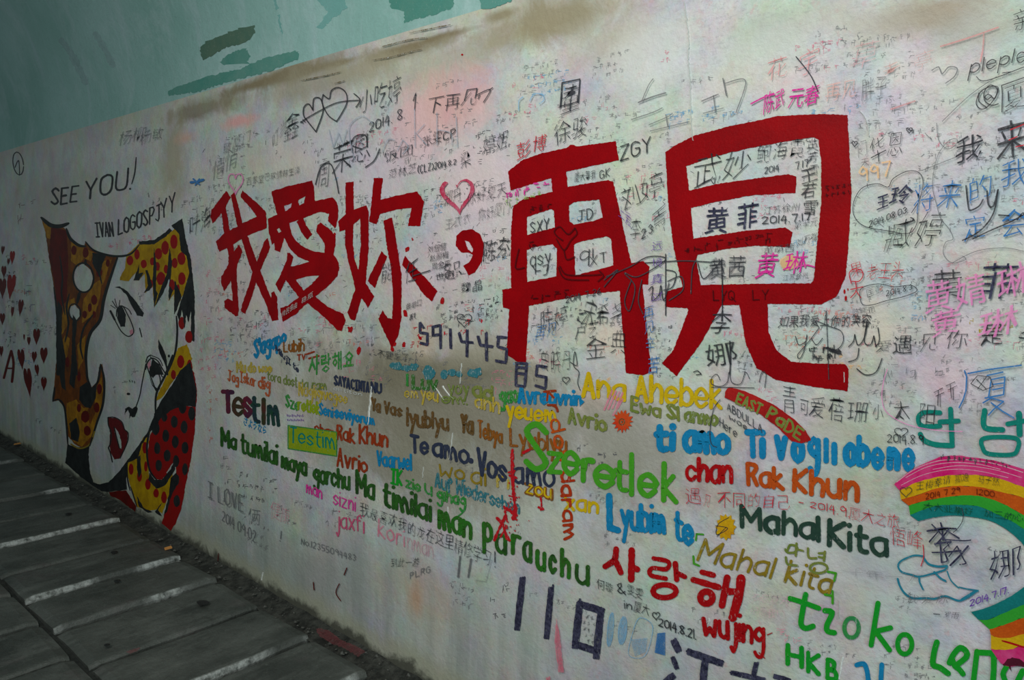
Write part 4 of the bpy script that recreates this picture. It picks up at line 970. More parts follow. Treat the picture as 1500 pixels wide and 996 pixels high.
W('kita', (1150,852), (1214,868), 30, 4.2, MUS, 'mustard cursive word over the green Korean syllables', h1=26, sl=.3, wob=.5)
k = Ink(); P = []
for i in range(24):
    r = 16 if i % 2 == 0 else 12.5; a = i / 24 * 6.283; P.append((1063 + r * .95 * math.cos(a), 772 + r * 1.25 * math.sin(a)))
tag(Ink().fill(P, rough=.8).make('painted_blossom', paint((.72,.46,.01),(.6,.2,.01),0)), 'yellow blossom with dark lines right of the blue short word', 'flower')
S_('blossom_lines', 'thin dark spiral lines on the yellow blossom', [([(1048,770),(1066,774),(1050,783),(1052,768),(1068,758)], 1.1), ([(1050,786),(1064,772)], 1)], BLK, cat='ink mark')
S_('angle_mark', 'green corner strokes around the mustard and green words', [([(80,130),(85,92),(125,95)], 2.6), ([(65,228),(68,272),(100,286)], 3), ([(885,322),(935,332),(925,378)], 3.4), ([(868,462),(915,470),(915,515)], 3.6), ([(915,440),(915,470)], 3)], GRN, 'l', 'paint mark', curve=False)
# small Korean pair
S_('painted_syllable', 'small green Korean syllable above the mustard word, left one', [([(640,190),(655,160),(690,165),(700,185),(680,205),(640,205),(625,185)], 3.4), ([(695,150),(690,225)], 3.6), ([(695,185),(735,195)], 3), ([(630,235),(640,275),(700,285)], 3.6)], OLV2, 'l')
S_('painted_syllable', 'small green Korean syllable above the mustard word, right one', [([(765,180),(770,235),(815,240)], 3.6), ([(830,210),(868,208)], 3), ([(830,232),(862,238)], 3), ([(868,200),(862,255)], 3.6)], OLV2, 'l')
tag(Ink().ring(*X('l', [(830,300)])[0], 13, 7.5, 3.6).make('painted_ring', OLV2), 'green painted ring between the small Korean syllables and the mustard word', 'writing')
# big red Korean word
rk = RED2
root = empty('painted_word', on_wall((985, 905), next_layer()), 'thick red Korean word of three syllables, lower right of centre', 'writing')
lf = next_layer()
def syl(strokes, rings=()):
    k = Ink()
    for P, w in strokes: k.line(X('k', P), w, rough=.1)
    for (x, y, rx, ry, w) in rings: k.ring(*X('k', [(x, y)])[0], rx, ry, w)
    k.make('syllable', rk, root, lf)
syl([([(878,175),(868,235),(815,275)], 8.5), ([(868,235),(890,275),(905,310)], 8.5), ([(968,182),(965,350)], 9.5), ([(965,275),(1000,292)], 9)])
syl([([(1095,228),(1180,248),(1168,290),(1085,285),(1078,325),(1165,345)], 6.5), ([(1220,258),(1228,350)], 8), ([(1235,315),(1275,335)], 7)], [(1158,418,17,9.5,8)])
syl([([(1375,308),(1440,325)], 8), ([(1325,352),(1470,395)], 9), ([(1520,340),(1490,500)], 10), ([(1600,345),(1590,430),(1552,570)], 13), ([(1520,420),(1590,420)], 10)], [(1400,455,9,9,9.5)])
W('wujing', (1031,930), (1118,944), 34, 5.2, RED2, 'bold red lower case word under the red Korean word', h1=36)
S_('paint_streak', 'thin red flick off the last letter of the red word', [([(760,380),(800,420)], 1.6), ([(820,250),(855,235)], 1.4)], RED2, 'm', 'paint mark')
# green large lower right
root = empty('painted_word', on_wall((1250, 955), next_layer()), 'very large bright green word at lower right', 'writing'); lf = next_layer()
for P, w in (([([(750,462),(732,560),(722,640),(750,668),(795,655)], 8), ([(655,485),(740,512),(830,545)], 7.4)], 0), ([([(868,560),(912,572),(880,650),(885,685),(925,695)], 8)], 0), ([], 1), ([([(1192,515),(1150,770)], 7.6), ([(1268,665),(1165,690)], 7.6), ([(1180,690),(1262,800)], 7.6)], 0), ([], 2)):
    k = Ink()
    for Q, ww in P: k.line(X('l', Q), ww)
    if w: c = X('l', [((1030,665),(1355,765))[w - 1]])[0]; k.ring(*c, 10.5, 14.5, 6 if w == 1 else 7)
    k.make('letter', paint((.05,.34,.06),(.03,.25,.12),.2) if w == 1 else KGRN, root, lf)
lt = []
for ch, x0, x1, yb, h in (('H',1154,1174,972,27), ('K',1184,1199,983,27), ('B',1212,1225,993,27)): lt += letters(ch, (x0, yb), (x1, yb + 4), h, h, 5.6, wob=.2)
place('painted_word', 'three bold green capitals at the bottom edge', lt, KGRN, split=True)
root = empty('painted_word', on_wall((1410, 996), next_layer()), 'green letters cut by the lower right frame corner', 'writing'); lf = next_layer()
for Q in ([([(90,590),(60,700),(50,830),(120,860),(210,925)], 8.5)], [([(225,810),(270,720),(340,650),(405,690),(405,750),(310,830)], 8.5), ([(250,760),(280,840),(330,880),(370,930)], 8)], [([(520,690),(495,900),(480,1020)], 8), ([(520,700),(620,705),(690,720),(700,850),(690,1020)], 8.5)], [([(840,850),(800,930),(830,1020)], 8), ([(1010,900),(960,1000)], 9)]):
    k = Ink()
    for P, w in Q: k.line(X('n', P), w)
    k.make('letter', KGRN, root, lf)
S_('painted_letter', 'blue bottom edge letter like a U right of the green capitals', [([(1062,892),(1105,885),(1125,930),(1135,1010)], 7), ([(1215,890),(1208,1010)], 7)], BLUE, 'l')
S_('painted_syllable', 'large teal Korean syllable above the rainbow, left one', [([(520,745),(440,745),(415,775),(435,810),(520,810)], 7), ([(572,728),(580,905)], 7.5), ([(520,790),(610,785)], 7), ([(425,850),(445,880),(500,900),(575,905)], 7.6)], TEAL, 'q')
S_('painted_syllable', 'large teal Korean syllable at the right frame edge', [([(738,735),(738,815),(825,828)], 8), ([(905,750),(908,850)], 9), ([(850,800),(930,785)], 7)], TEAL, 'q')
tag(Ink().line(X('q', [(735,870),(890,870),(895,930),(860,950),(760,945),(730,920),(735,870)]), 6.5).make('painted_ring', TEAL), 'teal rounded ring above the rainbow at the right edge', 'writing')
# long dark green line
for (t, a, b, h, h1, l) in (('Ma', (325,653), (345,658), 25, 20, 'dark green first word of the long line, lower left'), ('tumilai', (354,662), (405,680), 25, 26, 'dark green second word of the long line'), ('maya', (413,684), (448,696), 22, 24, 'dark green third word of the long line'),
        ('garchu', (460,704), (511,717), 24, 26, 'dark green fourth word of the long line'), ('Ma', (523,722), (547,732), 32, 30, 'large dark green capitalised word midway along the long line'), ('timilai', (562,739), (630,762), 30, 30, 'dark green word after the second capital of the long line')):
    W(t, a, b, h, 3.6 if h < 28 else 4.4, DGRN, l, h1=h1)
W('man', (643,773), (689,788), 36, 4.8, DG3, 'green and brown word near the end of the long line', h1=32)
lt = []
for ch, x0, x1, yb, h in (('p',709,719,790,36), ('a',728,740,808,38), ('r',751,761,810,38), ('a',768,777,820,40), ('u',787,797,832,38), ('c',806,813,837,36), ('h',823,833,843,38), ('u',845,861,853,38)): lt += letters(ch, (x0, yb), (x1, yb + 3), h, h, 5.0, wob=.2)
place('painted_word', 'last and largest word of the long dark green line', lt, [DG3, DGRN], split=True)
# pink words lower left
W('man', (449,722), (471,730), 17, 1.8, MAG, 'small pink word under the long dark green line', h1=17)
W('sizni', (488,738), (520,749), 20, 1.8, MAG, 'small pink word right of the first pink one')
W('jaxfi', (493,772), (533,780), 24, 2.0, paint((.70,.07,.20),(.7,.2,.3),.25,.9), 'pink word with long tails, below the first pink words')
W('kori', (554,786), (592,800), 26, 2.2, PINKP, 'faded pink word, darkest at its first letter', h1=22)
W('nman', (597,802), (634,818), 22, 1.8, paint((.78,.42,.5),None,.5,.5), 'palest end of the faded pink word', h1=24)
# 110 and friends, scribbled with a marker
def hatch(k, a, b, w, n=3):
    L = math.dist(a, b); nx, ny = -(b[1] - a[1]) / L, (b[0] - a[0]) / L
    for i in range(n):
        o = (i / (n - 1) - .5) * w * .72; e = random.uniform(-.04, .04)
        k.line([(a[0] + nx * o + (b[0] - a[0]) * e, a[1] + ny * o + (b[1] - a[1]) * e), ((a[0] + b[0]) / 2 + nx * o * 1.2, (a[1] + b[1]) / 2 + ny * o * 1.2), (b[0] + nx * o, b[1] + ny * o)], w / n * 1.25, rough=.25)
    m = int(L / 2.2)
    for i in range(m):
        t = i / m; s = 1 if i % 2 else -1
        k.line([(a[0] + (b[0] - a[0]) * t + nx * s * w * .48, a[1] + (b[1] - a[1]) * t + ny * s * w * .48), (a[0] + (b[0] - a[0]) * (t + 1.6 / m) - nx * s * w * .48, a[1] + (b[1] - a[1]) * (t + 1.6 / m) - ny * s * w * .48)], .9, cap=False)
def hatched(label, segs, cr, w, name='marker_stroke', m=None):
    k = Ink()
    for s in segs:
        a, b = X(cr, s[:2]); hatch(k, a, b, s[2] if len(s) > 2 else w)
    return tag(k.make(name, m or INK), label, 'writing')
hatched('thick hatched black bar, left one of the digits near the bottom', [((338,335),(305,640))], 'k', 7.5, 'marker_digit')
hatched('thick hatched black bar, second of the digits near the bottom', [((503,390),(475,690))], 'k', 7.0, 'marker_digit')
hatched('hatched black frame shaped like a zero', [((668,475),(640,745)), ((660,490),(805,535)), ((790,525),(762,805)), ((635,722),(775,768))], 'k', 8.5, 'marker_digit')
dg = {'5': [((480,820),(480,875)), ((480,875),(520,880)), ((520,880),(520,940)), ((480,930),(520,940)), ((480,820),(500,850))], '9': [((550,845),(550,890)), ((545,845),(590,835)), ((590,835),(592,960)), ((550,890),(590,885))]}
for lab, segs in (('black digit five at the left of the digit row', dg['5']), ('black digit nine, second in the digit row', dg['9'])): hatched(lab, segs, 'ni', 3.2, 'marker_digit')
for lab, segs, w in (('black digit one, third in the digit row', [((247,10),(250,125))], 3.4), ('black digit four, left one of the two in the digit row', [((300,30),(315,85)), ((315,85),(385,90)), ((350,10),(348,175))], 3.4), ('black digit four, right one of the two in the digit row', [((415,50),(430,105)), ((430,105),(505,115)), ((465,30),(468,200))], 3.6),
        ('black digit five touching the leg of the red gate character', [((530,55),(590,60)), ((540,60),(535,115)), ((535,115),(590,130)), ((590,130),(585,205)), ((522,200),(585,212))], 3.4),
        ('black ladder like digit eight under the red gate leg', [((650,215),(645,350)), ((712,215),(700,355)), ((645,215),(712,218)), ((650,275),(705,282)), ((645,350),(700,358)), ((650,240),(710,245))], 3.2), ('black digit five right of the ladder like eight', [((770,230),(832,238)), ((775,230),(768,290)), ((768,290),(830,300)), ((830,300),(825,365)), ((762,350),(825,370))], 3.2)):
    hatched(lab, segs, 'f', w, 'marker_digit')
tag(scribble(856,902,872,906,5,5,9,.9).make('pen_note', PEN2), 'tiny rows of writing inside the hatched black zero', 'handwriting', kind='stuff')
BH = LBLUE
for lab, (cx, cy, rx, ry) in (('pale blue hatched oval right of the black zero', (845,640,17,100)), ('second pale blue hatched oval, more solid', (915,645,24,82))):
    k = Ink(); c = X('k', [(cx, cy)])[0]; k.ring(*c, rx / 3.947, ry / 3.947, 1.2, rot=.1)
    for i in range(26):
        t = (i / 25 - .5) * 1.8; y = c[1] + t * ry / 3.947; q = math.sqrt(max(0, 1 - t * t)) * rx / 3.947; xo = -t * 2.2
        k.line([(c[0] + xo - q, y + 1), (c[0] + xo + q, y - 1)], 1.3, cap=False)
    tag(k.make('marker_digit', BH), lab, 'writing')
k = Ink(); k.line(X('k', [(1010,575),(1085,610),(1080,700),(1045,790),(990,805),(950,780),(965,690),(1010,575)]), 1.3)
for i in range(14): a, b = X('k', [(960 + i * 2, 700 + i * 7), (1060 - i, 690 + i * 6)]); k.line([a, b], .9)
tag(k.make('marker_digit', BH), 'pale blue outlined zero with hatching in its lower half', 'writing')
k = Ink()
for i in range(16): a, b = X('k', [(1118 - i, 665 + i * 7), (1160, 660 + i * 8.4)]); k.line([a, b], 1.5)
tag(k.make('marker_digit', BPEN), 'solid blue hatched upright bar left of the black dots', 'writing')
hatched('hatched black short stroke, upper one left of the big bottom character', [((1210,700),(1240,765))], 'k', 8.5); hatched('hatched black short stroke, middle one of three', [((1205,800),(1230,865))], 'k', 6)
hatched('hatched black stroke at the bottom edge, lowest of three', [((75,590),(135,545))], 'm', 8)
hatched('big hatched black T shape cut by the bottom frame edge', [((240,372),(490,460)), ((365,430),(345,620))], 'm', 8.5, 'marker_character')
hatched('hatched black cross strokes at the bottom edge right of the T shape', [((550,525),(800,580), 6), ((740,452),(715,560), 6), ((865,550),(985,585), 6)], 'm', 7, 'marker_character')
# red splashes in the middle
k = Ink()
for P, w in (([(625,740),(622,800),(620,880),(625,960)], 3), ([(600,880),(640,870)], 2.4), ([(690,760),(730,740)], 4)): k.line(X('f', P), w, rough=.4)
for P, w in (([(575,80),(578,200),(582,300),(590,400),(580,460)], 4.5), ([(560,215),(600,230)], 3), ([(560,330),(600,340)], 3), ([(540,400),(600,440)], 4), ([(530,390),(545,470)], 3), ([(600,400),(590,460)], 3.6), ([(490,455),(520,490),(545,560),(560,580)], 4), ([(540,440),(500,520),(475,580)], 3.6), ([(545,500),(510,560)], 3), ([(735,340),(740,380),(735,410)], 2.4), ([(725,395),(748,405)], 4)): k.line(X('c6', P), w, rough=.45)
for _ in range(40): k.dot(random.gauss(752, 8), random.gauss(745, 24), random.uniform(.5, 1.4), random.uniform(.6, 1.9), 6)
tag(k.make('paint_splash', paint((.62,.015,.02),(.5,.01,.02),.15)), 'bright red drip and splash running down through the mustard words', 'paint splash', kind='stuff')
# red curved band
tag(Ink().fill(X('hh', [(30,25),(90,40),(180,75),(290,130),(400,210),(460,270),(492,325),(440,342),(380,330),(300,250),(200,175),(100,125),(5,85),(10,50)])).make('painted_band', paint((.50,.02,.018),(.3,.01,.01),.0,1,.42,22)), 'red curved band under the last red character, with green letters on it', 'painted band')
W('EAST', (1078,590), (1112,607), 14, 3.0, OLV2, 'olive letters at the upper end of the red curved band', up=(.35,-1), split=True)
W('PaDE', (1123,610), (1171,645), 14, 3.2, OLV2, 'olive letters at the lower end of the red curved band', up=(.5,-1), split=True)
# ------------------------------------------------------------------ rainbow
lift = next_layer(); LAYER[0] += 2
rb = empty('painted_rainbow', on_wall((1440, 990), lift), 'thick painted rainbow arching over a cloud at the right frame edge', 'rainbow')
o_ = [X('o', P) for P in ([(45,315),(150,225),(300,150),(420,122),(560,135),(700,155),(905,215)], [(80,355),(200,300),(350,262),(480,250),(620,255),(750,280),(905,335)], [(90,415),(200,385),(330,340),(480,325),(620,335),(750,365),(905,405)],
     [(140,455),(240,425),(380,400),(500,388),(620,395),(760,440),(905,520)], [(150,520),(220,490),(330,455),(450,450),(600,460),(740,520),(905,610)], [(205,558),(300,535),(420,520),(560,530),(680,555),(800,620),(905,720)])]
far = [[(1560,706),(1625,775),(1650,850),(1625,930),(1560,975)], [(1550,735),(1600,790),(1618,850),(1600,910),(1545,948)], [(1545,752),(1582,800),(1598,850),(1575,900),(1540,925)], [(1540,780),(1565,812),(1576,850),(1560,885),(1530,900)], [(1525,800),(1545,825),(1550,850),(1540,870),(1520,880)], [(1512,822),(1522,840),(1522,850),(1515,858),(1508,860)]]
low = [X('n', P) for P in ([(1025,845),(900,850),(800,840),(740,770)], [(1025,630),(880,668),(700,672),(668,660)], [(1025,500),(860,545),(690,530),(670,510)], [(1025,325),(850,390),(680,445),(655,450)], [(1025,185),(800,280),(640,350),(535,345)], [(1025,0),(860,110),(640,215),(455,265)])]
curves = [o_[i] + far[i] + low[i] for i in range(6)]
BANDS = [paint((.66,.008,.15),(.80,.12,.32),.0,1,.4,40), paint((.74,.46,.01),(.62,.34,.01),0,1,.42,20), paint((.66,.12,.01),(.52,.07,.01),0,1,.42,20), paint((.03,.34,.03),(.05,.42,.04),0,1,.42,20), paint((.01,.22,.22),(.01,.16,.15),0,1,.42,20)]
for i, nm in enumerate(('pink', 'yellow', 'orange', 'green', 'teal')):
    a = smooth_line(curves[i], 6); b = smooth_line(curves[i + 1], 6)
    n = 90
    def rs(L):
        d = [0]
        for p, q in zip(L, L[1:]): d.append(d[-1] + math.dist(p, q))
        out = []; j = 0
        for t in range(n + 1):
            s = d[-1] * t / n
            while j < len(d) - 2 and d[j + 1] < s: j += 1
            q = (s - d[j]) / ((d[j + 1] - d[j]) or 1); out.append((L[j][0] + (L[j + 1][0] - L[j][0]) * q, L[j][1] + (L[j + 1][1] - L[j][1]) * q))
        return out
    ra, rb_ = rs(a), rs(b)
    P = [(x + random.uniform(-.5, .5), y + random.uniform(-.6, .6)) for x, y in ra] + [(x + random.uniform(-.3, .3), y + random.uniform(-.3, .3)) for x, y in rb_]
    k = Ink(); k.tri(P, [(t, t + 1, n + 2 + t, n + 1 + t) for t in range(n)], i)
    k.make('colour_band', BANDS[i], rb, lift)['label'] = nm + ' band of the rainbow'
S_('brush_streak', 'pale dry brush streaks in the pink rainbow band', [([(60,300),(180,215),(330,160),(460,150)], .9), ([(120,270),(260,200),(420,170),(600,180),(750,215)], .8), ([(90,320),(240,250),(420,215),(600,225),(800,270)], .7), ([(300,215),(480,190),(700,215),(890,270)], .7), ([(520,150),(700,175),(900,235)], 1.2)], paint((.86,.62,.68),None,.4,.8), 'o', 'paint mark')
S_('paint_blot', 'dark maroon blot on the lower end of the rainbow', [], paint((.07,.01,.02),(.12,.01,.03),0), 'n', 'paint mark', fills=[[(795,835),(850,770),(900,755),(980,770),(1040,820),(1040,860),(960,845),(880,850),(890,910),(860,850)]])
tag(Ink().line(X('n', [(790,575),(880,600),(960,625),(1040,650)]), 3, taper=.4).make('paint_streak', RED2), 'thin red streak across the yellow lower rainbow band', 'paint mark')
S_('painted_cloud', 'teal outlined cloud under the rainbow', [([(240,790),(180,785),(120,805),(80,830),(70,860),(95,895),(150,910),(210,925),(300,905),(380,880),(395,860)], 2.6), ([(240,800),(270,840),(330,858),(395,855)], 3.2), ([(210,930),(212,960),(235,1010)], 2.6), ([(310,895),(350,935),(385,955)], 3), ([(395,890),(420,950),(470,1000)], 2)], TEAL3, 'o', 'cloud')
S_('painted_cloud', 'second teal outlined cloud, lower lobe reaching toward the rainbow end', [([(-330,-90),(-310,-20),(-260,60),(-190,110),(-120,120),(-30,118),(60,125),(150,100),(200,100),(250,120),(340,145),(430,90),(520,40)], 3), ([(330,0),(420,20),(530,35)], 2)], TEAL3, 'n', 'cloud')
tag(Ink().line(X('n', [(345,142),(430,95),(500,48),(530,38)]), 5, taper=.4).make('paint_mark', TEAL3), 'thick teal stroke closing the lower cloud', 'paint mark')
# ================================================================== pen names, dates and doodles
def pen(label, strokes, m=PEN, cr='p', w=1.0, name='pen_doodle', cat='drawing', curve=True):
    k = Ink()
    for s in strokes:
        if isinstance(s, tuple): k.line(X(cr, s[0]), s[1], curve=curve)
        else: k.line(X(cr, s), w, curve=curve)
    return tag(k.make(name, m), label, cat)
TH = -.020
# --- inside the last red character
T('武妙', (1014,274), (1098,262), 46, BLK, 'black signature in the top window of the tallest red character', off=-.022, sl=.1, wob=1.6, split=True)
pen('tiny heart tucked under the signature in the top window', [[(388,470),(398,455),(402,468),(412,460),(405,495),(388,470)]], BLK, 's', 1.2)
T('鲍海霓', (1107,240), (1180,230), 28, PEN, 'three thin grey pen characters at the right of the top window', off=-.026, h1=30)
W('2014', (1120,254), (1141,250), 9, 1.0, PEN, 'small year under the thin grey characters, top window', name='pen_date', cat='writing')
W('7.17', (1165,249), (1184,244), 11, 1.0, PEN, 'small day and month at the right of the top window', name='pen_date')
T('英芳雪', (1190,205), (1194,256), 22, PEN, 'thin vertical name along the right inner side of the tallest red character, upper', up=(.95,-.05), off=-.02, wob=.6) if 0 else None
for ch, (x, y), s, l in (('英', (1181,224), 18, 'upper'), ('芳', (1182,240), 17, 'middle'), ('雪', (1183,258), 18, 'lower')): T(ch, (x, y), (x + s, y - 2), s, PEN, l + ' thin character of the upright grey name at the right inside the square red character', off=-.02)
for ch, (x, y), s, l in (('王', (1172,271), 24, 'topmost'), ('若', (1174,292), 22, 'second'), ('雪', (1175,315), 24, 'lowest')): T(ch, (x, y), (x + s, y - 3), s * .95, BLK, l + ' bold slanting character of the upright black name beside the date', off=-.006, wob=1.5)
T('黄', (1032,341), (1068,338), 38, INK, 'bold black marker character, left one of the pair in the second window', off=.004)
T('菲', (1079,338), (1111,335), 38, INK, 'bold black marker character, right one of the pair in the second window', off=.004)
T('江苏徐州', (1118,316), (1172,309), 13, PEN, 'small thin place name above the date in the second window', off=-.026)
W('2014.7.17', (1117,328), (1187,322), 10.5, 1.5, BLK, 'black date in the second window of the tallest red character', name='pen_date')
T('黄茜', (1037,412), (1093,406), 32, FAINT, 'outlined grey pair of characters in the third window', off=.016, split=True)
T('黄茜', (1037,412), (1093,406), 32, PEN, 'fine dark lines around the outlined grey pair in the third window', off=-.03)
tag(Ink().dot(1156, 385, 14, 11, 14, 0, .15).make('paint_patch', PEACH), 'peach coloured blob behind the pink pair in the third window', 'paint mark')
T('黄', (1106,410), (1141,406), 37, MAG, 'magenta marker character, left one in the third window', off=-.002)
T('琳', (1147,402), (1184,396), 33, MAG, 'magenta marker character with a long tail, right one in the third window', off=-.002)
tag(Ink().line([(1165,392),(1180,388),(1193,391)], 2).make('pen_tail', MAG), 'magenta tail flicked to the right of the third window pair', 'writing')
T('江苏徐州', (1146,412), (1184,408), 10, BLK, 'tiny black place name under the magenta pair', off=-.012)
T('姚辛元', (1163,338), (1199,330), 14, PEN, 'small thin name under the second window date, right side', off=-.026)
T('刘万强', (1166,362), (1198,352), 13, PEN, 'small thin name by the right end of the second red bar', off=-.026)
T('黄萌茜', (1118,374), (1164,369), 13, PEN, 'small thin name directly under the second red bar', off=-.026)
DKR = paint((.05,.004,.006), (.12,.004,.006), .2, .8)
W('LYQ', (1045,440), (1077,439), 14, 1.6, DKR, 'dark capitals written on the red lower frame, left set', split=False)
W('LY', (1103,439), (1125,438), 14, 1.6, DKR, 'dark capitals written on the red lower frame, right set', split=False)
tag(scribble(995,365,1135,346,13,1,9,1.5).make('overwritten_ink', DKR), 'dark writing soaked into the second red bar', 'writing')
tag(scribble(1205,275,1252,270,7,2,10,1.2).make('overwritten_ink', DKR), 'two dark smudged rows crossing the right leg of the tallest red character', 'writing')
T('李', (1040,491), (1072,489), 34, BLK, 'bold black character above another between the legs of the last red character', off=-.006)
T('娜', (1030,540), (1082,534), 36, BLK, 'bold black wide character between the legs of the last red character', off=-.004)
tag(Ink().line([(1069,500),(1070,525),(1069,548)], 2.2).make('pen_tail', BLK), 'long black downstroke between the red legs', 'writing')
pen('large thin pen letters running over the left post of the tallest red character', [[(945,385),(1000,382),(1042,384)], [(975,395),(990,400),(985,420),(972,425)], [(1012,430),(1014,395),(1020,380)], [(1022,385),(1030,408),(1045,395),(1056,382)], [(1056,382),(1058,410),(1058,470)], [(975,372),(975,462)], [(980,440),(1000,425),(998,405),(978,412)]], PEN, w=1.4)
pen('thin black line descending into the bold black character', [[(1057,380),(1058,420),(1058,466)]], BLK, w=1.5)
T('如果我爱上你的笑容', (1140,479), (1276,479), 18, BLK, 'black sentence in dense small characters right of the last red character', h1=19, off=-.002, sl=.05)
T('陈奕迅', (1248,462), (1282,458), 10, PEN, 'tiny thin name above the end of the black sentence', off=-.02)
pen('tangled pen loops and letters under the black sentence', [[(1165,492),(1170,505),(1180,500),(1182,490),(1178,512),(1172,525),(1168,520),(1185,500),(1200,480)], [(1200,480),(1195,470),(1215,478),(1232,485),(1235,500),(1225,512),(1205,508)], [(1188,495),(1196,505),(1205,495)], [(1210,455),(1212,500),(1214,556)]], PEN, w=1.1)
tag(scribble(1186,512,1230,510,14,2,11,1.8).make('pen_name', BLK), 'black knotted scribble under the middle of the black sentence', 'writing')
tag(Ink().fill([(1215,510),(1230,513),(1234,520),(1228,519),(1214,514)]).make('ink_bar', BLK), 'solid black crossing out bar right of the knotted scribble', 'ink mark')
pen('looping black pen signature right of the sentence end with a wide arc', [[(1243,508),(1250,500),(1252,490),(1256,505),(1262,502),(1268,488),(1270,470),(1266,500),(1275,505),(1280,492),(1283,508),(1288,498),(1286,480)], [(1243,530),(1255,525),(1258,510)], [(1255,540),(1268,549),(1283,545),(1292,525)]], BLK, w=1.7)
T('爱', (1284,516), (1306,513), 17, PEN, 'small outlined character left of the row of four', off=-.03)
for ch, bx, l in (('遇', (1305,519,34,30), 'heavy black'), ('见', (1347,515,28,27), 'thin wide black'), ('你', (1385,512,34,28), 'thin black'), ('是', (1435,508,38,34), 'heaviest black')):
    T(ch, (bx[0], bx[1]), (bx[0] + bx[2], bx[1] - 1), bx[3], BLK, l + {'遇': ' character starting the row of four at right', '见': ' character, second in the row of four', '你': ' character, third in the row of four', '是': ' character, last whole one of the row of four'}[ch], off=-.008 if ch in '遇是' else -.018, wob=.8)
pen('black pen hook at the right edge after the row of four', [[(1497,488),(1503,486)], [(1493,494),(1504,496)]], BLK, w=2.2)
for ch, x, y, wd, h, l in (('青', 1143, 607, 26, 42, 'tall thin character starting the long pen row below the red foot'), ('可', 1170, 607, 16, 26, 'small thin character after the tall one'), ('爱', 1184, 613, 28, 34, 'thin character, third in the long pen row'), ('蓓', 1212, 619, 26, 40, 'thin character with a grass top in the long pen row'), ('珊', 1240, 618, 34, 34, 'connected thin character in the middle of the long pen row'),
                       ('小', 1277, 615, 18, 26, 'small thin character before the comma'), ('太', 1306, 618, 28, 30, 'clear thin black character above the pen heart'), ('阳', 1343, 625, 30, 38, 'thin character at the end of the long pen row')):
    T(ch, (x, y), (x + wd, y + 1), h, BLK if ch in '太小阳' else PEN, l, off=-.024, wob=1.2)
W('TT', (1367,597), (1400,580), 22, 1.0, BLK, 'pair of outlined T shapes above the teal syllable', split=False); W('TT', (1371,599), (1403,583), 18, 1.0, BLK, 'inner lines of the outlined T pair', split=False)
pen('small black pen heart under the clear thin character', [heart_pts(1320, 632, 18, 14) + heart_pts(1320, 632, 18, 14)[:1]], BLK, w=1.3)
W('2014.8.9', (1300,647), (1352,651), 11, 1.3, BLK, 'black date with a long tailed nine under the pen heart', name='pen_date', h1=14)
W('ABDULLA', (1065,600), (1116,634), 11, 1.0, PEN, 'thin capitals sloping down below the yellow word', h1=12)
W('was', (1068,613), (1094,630), 8, 1.0, PEN, 'small thin word under the sloping capitals')
W('Here', (1054,624), (1079,641), 13, 1.0, PEN, 'thin word with a capital, lowest of the three sloping ones')
pen('curving thin pen scrawl above the red band', [[(1055,557),(1050,548),(1043,553),(1042,562),(1055,566),(1065,560),(1068,545),(1072,560),(1085,562),(1092,545),(1098,555)], [(1042,567),(1105,568)], [(1112,560),(1116,545),(1122,548),(1120,568)]], PEN, w=1.0)
pen('small black c shaped stroke between the red legs', [[(1016,545),(1022,543),(1027,548),(1020,549)]], BLK, w=1.6)
pen('thin pen line hanging from the yellow word to the blue one', [[(1055,585),(1045,600),(1040,630),(1042,650),(1050,655)]], PEN, w=1.1)
# --- red pen sentence
for t, a, b, h, h1, l in (('遇', (1002,738), (1028,740), 26, None, 'thin red pen character starting the red sentence'), ('见', (1030,742), (1042,744), 22, None, 'thin red pen character, second in the red sentence'), ('不同的自己', (1050,742), (1158,747), 24, 22, 'thin red pen characters in the middle of the red sentence')): T(t, a, b, h, REDPEN, l, h1=h1, off=-.026)
W('- 2014.9.', (1170,738), (1243,757), 5, 1.2, REDPEN, 'red pen dash and date in the red sentence', h1=15, name='pen_date')
T('厦大之旅', (1243,762), (1318,774), 20, REDPEN, 'thin red pen characters ending the red sentence', off=-.024)
T('悟峰', (1303,796), (1352,806), 26, REDPEN, 'red pen name under the end of the red sentence', off=-.018, split=True)
tag(Ink().line([(1352,798),(1353,815),(1349,829)], 1.4).make('pen_tail', REDPEN), 'red pen tail dropping toward the cloud', 'writing')
# --- black felt pen near the bottom
T('何璇', (874,861), (898,869), 15, BLK, 'black felt pen name, first one left of the ampersand', off=-.008)
W('&', (905,867), (916,871), 15, 1.6, BLK, 'black felt pen ampersand between two names')
T('雯雯', (918,872), (942,879), 17, BLK, 'black felt pen name, second one right of the ampersand', off=-.008)
W('in', (915,891), (925,893), 11, 1.4, BLK, 'short black felt pen word under the ampersand')
T('厦大', (928,896), (952,903), 17, BLK, 'black felt pen pair of characters before the small heart', off=-.008)
pen('tiny black heart ending the felt pen line', [heart_pts(961, 901, 10, 11) + heart_pts(961, 901, 10, 11)[:1]], BLK, w=1.5)
W('2014.8.21.', (965,916), (1019,936), 11, 1.7, BLK, 'black felt pen date left of the bold red lower case word', h1=13, name='pen_date')
T('我最喜欢我的龙在这里精修学习', (527,755), (720,830), 20, PEN, 'long thin pen sentence under the dark green line', h1=24, off=-.026, wob=1.2)
W('!', (725,830), (726,830), 22, 1.4, PEN, 'thin exclamation mark ending the long pen sentence')
for x in (0, 1): tag(Ink().line([(674+x*16,815+x*4),(671+x*15,845)], 3, rough=.2).make('marker_stroke', PEN2), ('left' if x == 0 else 'right') + ' grey vertical stroke under the long pen sentence', 'writing')
pen('thin rectangle outline at the end of the pen sentence', [[(692,815),(720,820),(712,852),(697,850)]], FAINT, w=.8, curve=False)
T('俩', (363,765), (381,770), 24, PEN2, 'outlined heart like character after the hollow letters', off=-.03)
